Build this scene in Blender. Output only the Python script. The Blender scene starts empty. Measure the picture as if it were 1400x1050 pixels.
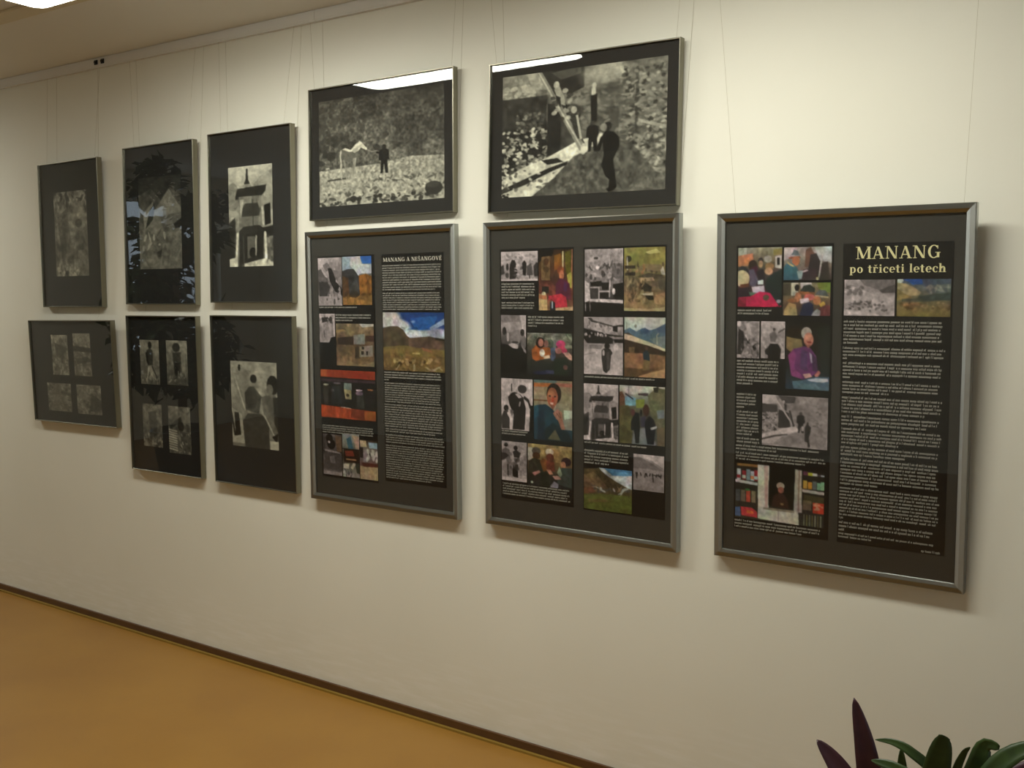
import bpy, bmesh, math, random
import numpy as np
from mathutils import Matrix, Vector

S = bpy.context.scene
COL = S.collection
PI = math.pi

# ------------------------------------------------------------------ camera
EYE = 1.4528                      # eye height above the floor (m)
yaw, pitch, roll = -0.621825, -0.058628, 0.019872
fwd = Vector((math.sin(yaw)*math.cos(pitch), math.cos(yaw)*math.cos(pitch), math.sin(pitch)))
rgt = Vector((math.cos(yaw), -math.sin(yaw), 0)); upv = rgt.cross(fwd)
rgt, upv = (math.cos(roll)*rgt + math.sin(roll)*upv), (-math.sin(roll)*rgt + math.cos(roll)*upv)
cam_data = bpy.data.cameras.new('camera')
cam_data.sensor_width = 36.0
cam_data.lens = 36.0*1444.035/1400.0
cam_data.clip_start = 0.05
cam = bpy.data.objects.new('camera', cam_data)
COL.objects.link(cam)
m = Matrix((rgt, upv, -fwd)).transposed().to_4x4()
m.translation = Vector((0, -2.894, EYE))
cam.matrix_world = m
S.camera = cam

# ------------------------------------------------------------------ world, exposure
world = bpy.data.worlds.new('overcast_sky'); S.world = world
world.use_nodes = True
bg = world.node_tree.nodes['Background']
bg.inputs['Color'].default_value = (0.72, 0.86, 1.0, 1)
bg.inputs['Strength'].default_value = 1.2
S.view_settings.view_transform = 'Standard'
S.view_settings.look = 'None'
S.view_settings.gamma = 1.0
S.view_settings.use_curve_mapping = False
S.view_settings.exposure = 0.38
LAMP_STRENGTH = 21.0
LAMP_COLOR = (1.0, 0.995, 0.89, 1)

CEIL = 2.625
TRUNK_Z = 2.5803                  # lower edge of the white trunking

# ------------------------------------------------------------------ helpers
def lin(c):
    c = np.asarray(c, float)/255.0
    return np.where(c <= 0.04045, c/12.92, ((c+0.055)/1.055)**2.4)
def rgba(r, g, b):
    return tuple(float(t) for t in lin((r, g, b)))+(1.0,)

def tag(o, label=None, cat=None, group=None, kind=None):
    if label: o['label'] = label
    if cat: o['category'] = cat
    if group: o['group'] = group
    if kind: o['kind'] = kind
    return o
def empty(name, mat4):
    o = bpy.data.objects.new(name, None); COL.objects.link(o)
    o.matrix_world = mat4; o.empty_display_size = 0.05
    return o
def link_mesh(name, me, mat, parent=None):
    o = bpy.data.objects.new(name, me); COL.objects.link(o)
    if mat is not None and not me.materials: me.materials.append(mat)
    if parent is not None: o.parent = parent
    return o
def from_py(name, verts, faces, mat, parent=None, smooth=False):
    me = bpy.data.meshes.new(name); me.from_pydata([tuple(v) for v in verts], [], faces); me.update()
    if smooth:
        for p in me.polygons: p.use_smooth = True
    return link_mesh(name, me, mat, parent)
def bm_obj(name, bm, mat, parent=None, smooth=False):
    me = bpy.data.meshes.new(name); bmesh.ops.recalc_face_normals(bm, faces=bm.faces); bm.to_mesh(me); bm.free()
    if smooth:
        for p in me.polygons: p.use_smooth = True
    return link_mesh(name, me, mat, parent)
def add_box(bm, x0, x1, y0, y1, z0, z1, bevel=0.0):
    vs = [bm.verts.new(p) for p in ((x0,y0,z0),(x1,y0,z0),(x1,y1,z0),(x0,y1,z0),(x0,y0,z1),(x1,y0,z1),(x1,y1,z1),(x0,y1,z1))]
    fs = [bm.faces.new([vs[i] for i in f]) for f in ((0,3,2,1),(4,5,6,7),(0,1,5,4),(1,2,6,5),(2,3,7,6),(3,0,4,7))]
    if bevel:
        es = {e for f in fs for e in f.edges}
        bmesh.ops.bevel(bm, geom=list(es), offset=bevel, segments=2, affect='EDGES', profile=0.5)
def box(name, x0, x1, y0, y1, z0, z1, mat, parent=None, bevel=0.0):
    bm = bmesh.new(); add_box(bm, x0, x1, y0, y1, z0, z1, bevel); return bm_obj(name, bm, mat, parent)
def add_lathe(bm, prof, cx, cy, n=28):
    rings = []
    for r, z in prof:
        if r < 1e-5: rings.append([bm.verts.new((cx, cy, z))])
        else: rings.append([bm.verts.new((cx+r*math.cos(2*PI*i/n), cy+r*math.sin(2*PI*i/n), z)) for i in range(n)])
    for a, b in zip(rings, rings[1:]):
        for i in range(n):
            j = (i+1) % n
            if len(a) == 1 and len(b) == 1: continue
            if len(a) == 1: bm.faces.new((a[0], b[j], b[i]))
            elif len(b) == 1: bm.faces.new((a[i], a[j], b[0]))
            else: bm.faces.new((a[i], a[j], b[j], b[i]))
def add_tube(bm, pts, radii, n=6):
    pts = [Vector(p) for p in pts]; rings = []
    for i, p in enumerate(pts):
        d = (pts[min(i+1, len(pts)-1)]-pts[max(i-1, 0)]).normalized()
        a = d.orthogonal().normalized() if abs(d.z) < 0.9 else Vector((1, 0, 0)).cross(d).normalized()
        b = d.cross(a); r = radii[i] if hasattr(radii, '__len__') else radii
        rings.append([bm.verts.new(p+r*(math.cos(2*PI*k/n)*a+math.sin(2*PI*k/n)*b)) for k in range(n)])
    for r0, r1 in zip(rings, rings[1:]):
        for k in range(n): bm.faces.new((r0[k], r0[(k+1) % n], r1[(k+1) % n], r1[k]))
    bm.faces.new(rings[0][::-1]); bm.faces.new(rings[-1])

# ------------------------------------------------------------------ materials
def new_mat(name):
    mt = bpy.data.materials.new(name); mt.use_nodes = True
    nt = mt.node_tree; return mt, nt, nt.nodes['Principled BSDF']
def plain(name, col, rough=0.5, metal=0.0, noise=None, bump=None, spec=None):
    """noise=(scale, second colour, amount); bump=(scale, strength, distance)"""
    mt, nt, b = new_mat(name)
    b.inputs['Base Color'].default_value = rgba(*col)
    b.inputs['Roughness'].default_value = rough; b.inputs['Metallic'].default_value = metal
    if spec is not None: b.inputs['Specular IOR Level'].default_value = spec
    tc = nt.nodes.new('ShaderNodeTexCoord')
    if noise:
        n = nt.nodes.new('ShaderNodeTexNoise'); n.inputs['Scale'].default_value = noise[0]; n.inputs['Detail'].default_value = 6
        nt.links.new(tc.outputs['Object'], n.inputs['Vector'])
        r = nt.nodes.new('ShaderNodeValToRGB')
        r.color_ramp.elements[0].position = 0.35; r.color_ramp.elements[1].position = 0.7
        a = lin(col); c2 = lin(noise[1]); mixc = a*(1-noise[2])+c2*noise[2]
        r.color_ramp.elements[0].color = tuple(a)+(1,); r.color_ramp.elements[1].color = tuple(mixc)+(1,)
        nt.links.new(n.outputs['Fac'], r.inputs['Fac']); nt.links.new(r.outputs['Color'], b.inputs['Base Color'])
    if bump:
        n = nt.nodes.new('ShaderNodeTexNoise'); n.inputs['Scale'].default_value = bump[0]; n.inputs['Detail'].default_value = 5
        nt.links.new(tc.outputs['Object'], n.inputs['Vector'])
        bp = nt.nodes.new('ShaderNodeBump'); bp.inputs['Strength'].default_value = bump[1]; bp.inputs['Distance'].default_value = bump[2]
        nt.links.new(n.outputs['Fac'], bp.inputs['Height']); nt.links.new(bp.outputs['Normal'], b.inputs['Normal'])
    return mt
def wall_material():
    mt, nt, b = new_mat('cream_wall_paint')
    b.inputs['Roughness'].default_value = 0.75
    tc = nt.nodes.new('ShaderNodeTexCoord')
    n = nt.nodes.new('ShaderNodeTexNoise'); n.inputs['Scale'].default_value = 1.3; n.inputs['Detail'].default_value = 7
    nt.links.new(tc.outputs['Object'], n.inputs['Vector'])
    r = nt.nodes.new('ShaderNodeValToRGB')
    r.color_ramp.elements[0].position = 0.3; r.color_ramp.elements[1].position = 0.72
    r.color_ramp.elements[0].color = rgba(228, 226, 212); r.color_ramp.elements[1].color = rgba(234, 232, 219)
    nt.links.new(n.outputs['Fac'], r.inputs['Fac'])
    # scuffs rubbed into the paint just above the skirting board
    sep = nt.nodes.new('ShaderNodeSeparateXYZ'); nt.links.new(tc.outputs['Object'], sep.inputs[0])
    mp = nt.nodes.new('ShaderNodeMapping'); mp.inputs['Scale'].default_value = (3.0, 3.0, 24.0)
    nt.links.new(tc.outputs['Object'], mp.inputs['Vector'])
    n2 = nt.nodes.new('ShaderNodeTexNoise'); n2.inputs['Scale'].default_value = 2.4; n2.inputs['Detail'].default_value = 8
    nt.links.new(mp.outputs['Vector'], n2.inputs['Vector'])
    mr = nt.nodes.new('ShaderNodeMapRange'); mr.inputs['From Min'].default_value = 0.30; mr.inputs['From Max'].default_value = 0.06
    nt.links.new(sep.outputs['Z'], mr.inputs['Value'])
    mr2 = nt.nodes.new('ShaderNodeMapRange'); mr2.inputs['From Min'].default_value = 0.45; mr2.inputs['From Max'].default_value = 0.7
    nt.links.new(n2.outputs['Fac'], mr2.inputs['Value'])
    mul = nt.nodes.new('ShaderNodeMath'); mul.operation = 'MULTIPLY'
    nt.links.new(mr.outputs[0], mul.inputs[0]); nt.links.new(mr2.outputs[0], mul.inputs[1])
    mul2 = nt.nodes.new('ShaderNodeMath'); mul2.operation = 'MULTIPLY'; mul2.inputs[1].default_value = 0.45
    nt.links.new(mul.outputs[0], mul2.inputs[0])
    mx = nt.nodes.new('ShaderNodeMix'); mx.data_type = 'RGBA'
    nt.links.new(mul2.outputs[0], mx.inputs['Factor']); nt.links.new(r.outputs['Color'], mx.inputs['A'])
    mx.inputs['B'].default_value = rgba(246, 245, 240)
    nt.links.new(mx.outputs['Result'], b.inputs['Base Color'])
    n3 = nt.nodes.new('ShaderNodeTexNoise'); n3.inputs['Scale'].default_value = 9; n3.inputs['Detail'].default_value = 8
    nt.links.new(tc.outputs['Object'], n3.inputs['Vector'])
    bp = nt.nodes.new('ShaderNodeBump'); bp.inputs['Strength'].default_value = 0.12; bp.inputs['Distance'].default_value = 0.01
    nt.links.new(n3.outputs['Fac'], bp.inputs['Height']); nt.links.new(bp.outputs['Normal'], b.inputs['Normal'])
    return mt
def glass_material():
    mt, nt, b = new_mat('picture_glass'); nt.nodes.remove(b)
    out = nt.nodes['Material Output']
    geo = nt.nodes.new('ShaderNodeNewGeometry')
    ior = nt.nodes.new('ShaderNodeMix'); ior.data_type = 'FLOAT'
    ior.inputs['A'].default_value = 1.52; ior.inputs['B'].default_value = 1/1.52
    nt.links.new(geo.outputs['Backfacing'], ior.inputs['Factor'])
    fr = nt.nodes.new('ShaderNodeFresnel'); nt.links.new(ior.outputs['Result'], fr.inputs['IOR'])
    tr = nt.nodes.new('ShaderNodeBsdfTransparent'); tr.inputs['Color'].default_value = (0.985, 0.99, 0.985, 1)
    gl = nt.nodes.new('ShaderNodeBsdfGlossy'); gl.inputs['Roughness'].default_value = 0.012
    mx = nt.nodes.new('ShaderNodeMixShader')
    nt.links.new(fr.outputs[0], mx.inputs[0]); nt.links.new(tr.outputs[0], mx.inputs[1]); nt.links.new(gl.outputs[0], mx.inputs[2])
    nt.links.new(mx.outputs[0], out.inputs['Surface'])
    return mt
def print_material():
    mt, nt, b = new_mat('photographic_print')
    at = nt.nodes.new('ShaderNodeAttribute'); at.attribute_name = 'print'
    nt.links.new(at.outputs['Color'], b.inputs['Base Color'])
    b.inputs['Roughness'].default_value = 0.6; b.inputs['Specular IOR Level'].default_value = 0.15
    return mt
def metal_material(name, col, rough, along, brushed=None):
    mt, nt, b = new_mat(name)
    b.inputs['Metallic'].default_value = 1.0; b.inputs['Base Color'].default_value = rgba(*col)
    tc = nt.nodes.new('ShaderNodeTexCoord'); mp = nt.nodes.new('ShaderNodeMapping')
    mp.inputs['Scale'].default_value = along
    nt.links.new(tc.outputs['Object'], mp.inputs['Vector'])
    n = nt.nodes.new('ShaderNodeTexNoise'); n.inputs['Scale'].default_value = 1.0; n.inputs['Detail'].default_value = 4
    nt.links.new(mp.outputs['Vector'], n.inputs['Vector'])
    mr = nt.nodes.new('ShaderNodeMapRange'); mr.inputs['To Min'].default_value = rough-0.06; mr.inputs['To Max'].default_value = rough+0.08
    nt.links.new(n.outputs['Fac'], mr.inputs['Value']); nt.links.new(mr.outputs[0], b.inputs['Roughness'])
    if brushed:                                         # highlights stretch along this direction
        b.inputs['Anisotropic'].default_value = 0.85
        v = nt.nodes.new('ShaderNodeCombineXYZ')
        for i in range(3): v.inputs[i].default_value = brushed[i]
        nt.links.new(v.outputs[0], b.inputs['Tangent'])
    return mt
def lamp_material():
    mt, nt, b = new_mat('glowing_opal_diffuser')
    b.inputs['Base Color'].default_value = (0.85, 0.85, 0.8, 1); b.inputs['Roughness'].default_value = 0.4
    b.inputs['Emission Color'].default_value = LAMP_COLOR; b.inputs['Emission Strength'].default_value = LAMP_STRENGTH
    return mt
def leaf_material(name, c0, c1, under, rough=0.35):
    mt, nt, b = new_mat(name)
    tc = nt.nodes.new('ShaderNodeTexCoord'); n = nt.nodes.new('ShaderNodeTexNoise')
    n.inputs['Scale'].default_value = 22; n.inputs['Detail'].default_value = 4
    nt.links.new(tc.outputs['Object'], n.inputs['Vector'])
    r = nt.nodes.new('ShaderNodeValToRGB'); r.color_ramp.elements[0].position = 0.3; r.color_ramp.elements[1].position = 0.7
    r.color_ramp.elements[0].color = rgba(*c0); r.color_ramp.elements[1].color = rgba(*c1)
    nt.links.new(n.outputs['Fac'], r.inputs['Fac'])
    geo = nt.nodes.new('ShaderNodeNewGeometry')
    mx = nt.nodes.new('ShaderNodeMix'); mx.data_type = 'RGBA'
    nt.links.new(geo.outputs['Backfacing'], mx.inputs['Factor']); nt.links.new(r.outputs['Color'], mx.inputs['A'])
    mx.inputs['B'].default_value = rgba(*under)
    nt.links.new(mx.outputs['Result'], b.inputs['Base Color']); b.inputs['Roughness'].default_value = rough
    return mt

M = dict(
    wall=wall_material(),
    ceiling=plain('ceiling_paint', (228, 227, 220), 0.85, bump=(14, 0.08, 0.01)),
    floor=plain('ochre_linoleum', (154, 112, 45), 0.42, noise=(2.2, (142, 100, 39), 0.8), bump=(40, 0.03, 0.004)),
    skirting=plain('dark_brown_skirting', (92, 62, 32), 0.45, noise=(14, (78, 52, 28), 0.8)),
    cove=plain('olive_floor_edge', (140, 112, 44), 0.5),
    trunk=plain('white_plastic_trunking', (222, 220, 214), 0.45),
    batten=plain('painted_batten', (214, 204, 176), 0.6),
    black=plain('black_rubber', (22, 22, 24), 0.5),
    alu=metal_material('brushed_aluminium', (158, 161, 158), 0.34, (60, 60, 60), (1, 0, 0)),
    alu_upright=metal_material('brushed_aluminium_upright', (158, 161, 158), 0.34, (60, 60, 60), (0, 0, 1)),
    alu_thin=metal_material('satin_aluminium', (136, 133, 118), 0.34, (60, 60, 60)),
    mat_grey=plain('charcoal_mat_board', (54, 52, 47), 0.85, noise=(60, (48, 46, 42), 0.6)),
    mat_black=plain('black_mat_board', (25, 24, 22), 0.8, noise=(60, (26, 25, 23), 0.6)),
    sheet=plain('black_printed_sheet', (17, 17, 18), 0.6, spec=0.2),
    backing=plain('brown_hardboard', (110, 82, 54), 0.8),
    ink=plain('white_text_ink', (180, 178, 168), 0.6, spec=0.2),
    title=plain('pale_yellow_title_ink', (240, 232, 178), 0.6, spec=0.2),
    glass=glass_material(), photo=print_material(), lamp=lamp_material(),
    white_metal=plain('white_lacquered_steel', (225, 224, 216), 0.4),
    wire=plain('nylon_line', (176, 168, 140), 0.4),
    terracotta=plain('terracotta', (168, 92, 58), 0.7, noise=(20, (150, 80, 50), 0.7)),
    soil=plain('potting_soil', (52, 38, 28), 0.95, noise=(60, (34, 25, 18), 0.9), bump=(70, 0.6, 0.01)),
    wood=plain('varnished_wood', (142, 98, 56), 0.45, noise=(9, (112, 74, 40), 0.8)),
    purple=leaf_material('purple_leaf', (54, 30, 40), (74, 40, 50), (68, 36, 50), 0.4),
    green=leaf_material('green_leaf', (38, 58, 30), (62, 86, 38), (58, 70, 44), 0.38),
    dark_leaf=leaf_material('dark_glossy_leaf', (26, 44, 26), (44, 64, 36), (50, 66, 44), 0.22),
    tub=plain('dark_grey_glaze', (52, 52, 54), 0.5),
    bark=plain('grey_bark', (104, 88, 70), 0.9, noise=(16, (80, 66, 52), 0.8), bump=(40, 0.5, 0.01)),
    pvc=plain('white_window_frame', (232, 232, 230), 0.35),
)

# ------------------------------------------------------------------ the room
X0, X1, Y1 = -8.6, 3.2, -4.6
WT = 0.2
def struct(o): o['kind'] = 'structure'; return o
struct(box('wall_back', X0-WT, X1+WT, 0, WT, -0.1, CEIL+0.1, M['wall']))
struct(box('wall_front', X0-WT, X1+WT, Y1-WT, Y1, -0.1, CEIL+0.1, M['wall']))
struct(box('floor', X0-WT, X1+WT, Y1-WT, 0, -0.1, 0, M['floor']))
struct(box('ceiling', X0-WT, X1+WT, Y1-WT, 0, CEIL, CEIL+0.1, M['ceiling']))
def wall_with_window(name, x0, x1, ya, yb, za, zb):
    bm = bmesh.new()
    add_box(bm, x0, x1, Y1, ya, -0.1, CEIL+0.1); add_box(bm, x0, x1, yb, 0, -0.1, CEIL+0.1)
    add_box(bm, x0, x1, ya, yb, -0.1, za); add_box(bm, x0, x1, ya, yb, zb, CEIL+0.1)
    return struct(bm_obj(name, bm, M['wall']))
def window(name, xm, ya, yb, za, zb):
    w = empty(name, Matrix.Translation((xm, (ya+yb)/2, za))); struct(w)
    h, wd, t = zb-za, (yb-ya)/2, 0.03
    bm = bmesh.new()
    add_box(bm, -t, t, -wd, wd, 0, 0.06, 0.006); add_box(bm, -t, t, -wd, wd, h-0.06, h, 0.006)
    add_box(bm, -t, t, -wd, -wd+0.06, 0.06, h-0.06, 0.006); add_box(bm, -t, t, wd-0.06, wd, 0.06, h-0.06, 0.006)
    add_box(bm, -t, t, -0.035, 0.035, 0.06, h-0.06, 0.006)
    bm_obj('window_frame', bm, M['pvc'], w)
    for a, b in ((-wd+0.06, -0.035), (0.035, wd-0.06)):
        box('pane', -0.004, 0.004, a, b, 0.06, h-0.06, M['glass'], w)
    box('window_sill', -0.1, 0.1, -wd, wd, -0.02, 0.01, M['pvc'], w)
    return w
wall_with_window('wall_left', X0-WT, X0, -4.1, -3.05, 0.7, 2.4)
window('window_left_offscreen', X0-0.1, -4.1, -3.05, 0.7, 2.4)
wall_with_window('wall_right', X1, X1+WT, -3.6, -1.4, 0.9, 2.3)
window('window_right_offscreen', X1+0.1, -3.6, -1.4, 0.9, 2.3)

# skirting along the exhibition wall, with the thin edge of the floor covering
sk = struct(box('baseboard_back', X0, X1, -0.011, 0.0, 0.0, 0.034, M['skirting'], bevel=0.002))
struct(box('trim_1', X0, X1, -0.024, -0.011, 0.0, 0.007, M['cove']))
# white cable trunking in the corner under the ceiling, in lengths that butt together
tr = struct(empty('trim_2', Matrix.Translation((0, 0, 0))))
xs = [X0, -6.4, -4.4, -3.02, -1.02, 0.98, X1]
for a, b in zip(xs, xs[1:]):
    bm = bmesh.new()
    add_box(bm, a+0.0008, b-0.0008, -0.018, 0, TRUNK_Z, CEIL, 0.002)
    add_box(bm, a+0.0008, b-0.0008, -0.0205, -0.0175, TRUNK_Z+0.006, CEIL-0.006, 0.001)
    bm_obj('trunking_length', bm, M['trunk'], tr)
# flat painted batten carrying the lamps' supply along the ceiling
struct(box('trim_3', X0, -3.56, -0.665, -0.575, CEIL-0.012, CEIL, M['batten'], bevel=0.003))

# two small dark cable clips on the trunking
for x, which in ((-4.441, 'small black cable clip on the white trunking, farther from the ceiling lamp'), (-4.390, 'small black cable clip on the white trunking, nearer the ceiling lamp')):
    c = empty('cable_clip', Matrix.Translation((x, -0.0205, 2.603)))
    tag(c, which, 'clip', 'cable clips on the trunking')
    bm = bmesh.new(); add_box(bm, -0.012, 0.012, -0.006, 0, -0.011, 0.011, 0.003); bm_obj('body', bm, M['black'], c)
    bm = bmesh.new(); add_tube(bm, [(0, -0.005, 0), (0, -0.011, 0)], 0.006, 10); bm_obj('nail_head', bm, M['black'], c)

# ceiling lamps: white housing, glowing opal diffuser with rounded ends, end caps
def lamp(x0, x1, yc, label, where=''):
    t = empty('ceiling_lamp'+where, Matrix.Translation(((x0+x1)/2, yc, CEIL)))
    tag(t, label, 'ceiling lamp', 'opal fluorescent ceiling lamps')
    L = (x1-x0)/2
    box('housing', -L+0.02, L-0.02, -0.10, 0.10, -0.036, 0, M['white_metal'], t, 0.004)
    # tray with upright sides; only the slightly bowed opal underside glows
    bm = bmesh.new(); ring_pts = []
    def outline(hx, hy, r, n=6):
        o = []
        for cx_, cy_, a0 in ((hx-r, hy-r, 0), (-hx+r, hy-r, PI/2), (-hx+r, -hy+r, PI), (hx-r, -hy+r, 1.5*PI)):
            o += [(cx_+r*math.cos(a0+PI/2*i/n), cy_+r*math.sin(a0+PI/2*i/n)) for i in range(n+1)]
        return o
    rings = [[bm.verts.new((x, y, z)) for x, y in outline(L-i_, 0.128-i_, 0.05)] for i_, z in ((0.02, -0.034), (0.0, -0.05), (0.0, -0.094), (0.006, -0.098))]
    for a_, b_ in zip(rings, rings[1:]):
        for i in range(len(a_)): bm.faces.new((a_[i], a_[(i+1) % len(a_)], b_[(i+1) % len(b_)], b_[i]))
    bm.faces.new(rings[0])
    bm_obj('tray', bm, M['white_metal'], t, True)
    bm = bmesh.new()
    rings = [[bm.verts.new((x, y, z)) for x, y in outline(L-0.004-i_, 0.124-i_, max(0.048-i_*0.4, 0.01))] for i_, z in ((0, -0.092), (0.0, -0.098), (0.012, -0.104), (0.04, -0.109), (0.09, -0.112))]
    for a_, b_ in zip(rings, rings[1:]):
        for i in range(len(a_)): bm.faces.new((a_[i], a_[(i+1) % len(a_)], b_[(i+1) % len(b_)], b_[i]))
    bm.faces.new(rings[-1]); bm.faces.new(rings[0])
    bm_obj('diffuser'+where, bm, M['lamp'], t, True)
    return t
lamp(-3.60, -2.40, -0.905, 'glowing opal ceiling lamp over the framed white horse photograph')
# the row goes on past both edges of the picture at the same distance from the wall
lamp(-1.85, -0.65, -0.905, 'glowing opal ceiling lamp over the panel titled MANANG po třiceti letech', '_right_offscreen')
lamp(-7.10, -5.90, -0.905, 'glowing opal ceiling lamp beside the tall leafy tree in its tub', '_left_offscreen')

# ------------------------------------------------------------------ photographic prints: painted as colour attributes
class Picture:
    """A small software painter; x to the right and y down, both 0..1."""
    def __init__(s, nu, nv, tint=(1, 1, 1), seed=1):
        s.w, s.h = nu*2, nv*2
        s.X, s.Y = np.meshgrid((np.arange(s.w)+0.5)/s.w, (np.arange(s.h)+0.5)/s.h)
        s.I = np.zeros((s.h, s.w, 3)); s.t = np.array(tint); s.R = np.random.RandomState(seed)
    def c(s, v): return np.array(v, float) if hasattr(v, '__len__') else v*s.t
    def put(s, mask, col, a=1.0):
        m_ = (mask*a)[..., None]; s.I = s.I*(1-m_)+s.c(col)*m_
    def G(s, *stops):                                   # vertical gradient, evenly spread stops
        k = np.linspace(0, 1, len(stops)); cs = np.array([s.c(v) for v in stops])
        s.I = np.stack([np.interp(s.Y, k, cs[:, i]) for i in range(3)], -1)
    def poly(s, pts):
        ins = np.zeros(s.X.shape, bool); n = len(pts)
        for i in range(n):
            (xa, ya), (xb, yb) = pts[i], pts[(i+1) % n]
            if ya == yb: continue
            ins ^= ((ya > s.Y) != (yb > s.Y)) & (s.X < (xb-xa)*(s.Y-ya)/(yb-ya)+xa)
        return ins
    def P(s, col, pts, a=1.0):
        pts = list(zip(pts[::2], pts[1::2])); s.put(s.poly(pts), col, a)
    def B(s, col, x0, y0, x1, y1, a=1.0): s.put((s.X > x0) & (s.X < x1) & (s.Y > y0) & (s.Y < y1), col, a)
    def E(s, col, cx, cy, rx, ry, a=1.0, ang=0.0, soft=0.0):
        dx, dy = s.X-cx, s.Y-cy; ca, sa = math.cos(ang), math.sin(ang)
        d = np.sqrt(((dx*ca+dy*sa)/rx)**2+((-dx*sa+dy*ca)/ry)**2)
        s.put(np.clip((1-d)/soft, 0, 1) if soft else d < 1, col, a)
    def L(s, col, w, pts, a=1.0):
        ar = s.h/s.w*1.0
        for i in range(0, len(pts)-2, 2):
            xa, ya, xb, yb = pts[i:i+4]; dx, dy = xb-xa, yb-ya; q = dx*dx+dy*dy+1e-9
            t = np.clip(((s.X-xa)*dx+(s.Y-ya)*dy)/q, 0, 1)
            s.put(np.hypot(s.X-xa-t*dx, s.Y-ya-t*dy) < w, col, a)
    def field(s, fx, fy, octs=3):
        o = np.zeros(s.X.shape); amp, tot = 1.0, 0.0
        for k in range(octs):
            nx, ny = max(2, int(fx*2**k)), max(2, int(fy*2**k))
            g = s.R.rand(ny+2, nx+2); u, v = s.X*nx, s.Y*ny; i, j = u.astype(int), v.astype(int); fu, fv = u-i, v-j
            fu, fv = fu*fu*(3-2*fu), fv*fv*(3-2*fv)
            o += amp*((g[j, i]*(1-fu)+g[j, i+1]*fu)*(1-fv)+(g[j+1, i]*(1-fu)+g[j+1, i+1]*fu)*fv); tot += amp; amp *= 0.6
        return o/tot-0.5
    def N(s, fx, fy, amp, b=(0, 0, 1, 1), octs=3):      # mottling
        f = s.field(fx, fy, octs); m_ = (s.X > b[0]) & (s.X < b[2]) & (s.Y > b[1]) & (s.Y < b[3])
        s.I = np.clip(s.I*(1+(2*amp*f*m_)[..., None]), 0, 255)
    def S(s, n, b, size, cols, a=1.0):                  # scattered stones or blotches
        for k in range(n):
            s.E(cols[s.R.randint(len(cols))], b[0]+s.R.rand()*(b[2]-b[0]), b[1]+s.R.rand()*(b[3]-b[1]), size[0]*(0.5+s.R.rand()), size[1]*(0.5+s.R.rand()), a, s.R.rand()*3)
    def colors(s):
        k = s.I                                          # soften, then the grain and unevenness of a print
        k = (np.roll(k, 1, 0)+2*k+np.roll(k, -1, 0))/4; k = (np.roll(k, 1, 1)+2*k+np.roll(k, -1, 1))/4
        k[:2], k[-2:], k[:, :2], k[:, -2:] = s.I[:2], s.I[-2:], s.I[:, :2], s.I[:, -2:]
        n = 0.20*s.field(s.w/22, s.h/22, 2)+0.30*s.field(s.w/7, s.h/7, 2)
        tone = np.stack([s.field(s.w/26, s.h/26, 2) for _ in range(3)], -1)*(0.16 if s.t[2] == 1 else 0.0)
        s.I = k*(1+n[..., None]+tone)
        if s.t[2] == 1: g = s.I.mean(-1, keepdims=True); s.I = g+(s.I-g)*0.88
        r = s.I.reshape(s.h//2, 2, s.w//2, 2, 3).mean((1, 3)); return lin(np.clip(r, 0, 255))
    def man(s, x, y, h, coat, skin=None, trousers=None):  # small standing figure, feet at y
        w = h*0.16
        s.P(trousers if trousers is not None else coat, [x-w*0.7, y, x-w*0.6, y-h*0.5, x+w*0.6, y-h*0.5, x+w*0.8, y, x+w*0.25, y, x, y-h*0.35, x-w*0.25, y])
        s.P(coat, [x-w, y-h*0.45, x-w*0.9, y-h*0.8, x-w*0.3, y-h*0.86, x+w*0.3, y-h*0.86, x+w*0.9, y-h*0.8, x+w, y-h*0.45])
        s.E(skin if skin is not None else coat, x, y-h*0.92, w*0.42, h*0.08)
    def bust(s, x, y, r, hair, skin, coat, aspect=1.0):   # head and shoulders, chin at y
        s.P(coat, [x-r*2.2, y+r*3.4, x-r*2.0, y+r*0.9, x-r*0.6, y+r*0.1, x+r*0.6, y+r*0.1, x+r*2.0, y+r*0.9, x+r*2.2, y+r*3.4])
        s.E(hair, x, y-r*1.1, r*1.05, r*1.25*aspect); s.E(skin, x, y-r*0.75, r*0.78, r*0.95*aspect)

PK = (1.0, 0.935, 0.945)          # pinkish toning of the monochrome prints on the panels
WM = (1.0, 0.985, 0.90)           # warm toning of the large monochrome prints
PAINT = {}
def pic(key, tint=(1, 1, 1)):
    def deco(fn): PAINT[key] = (fn, tint); return fn
    return deco

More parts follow.
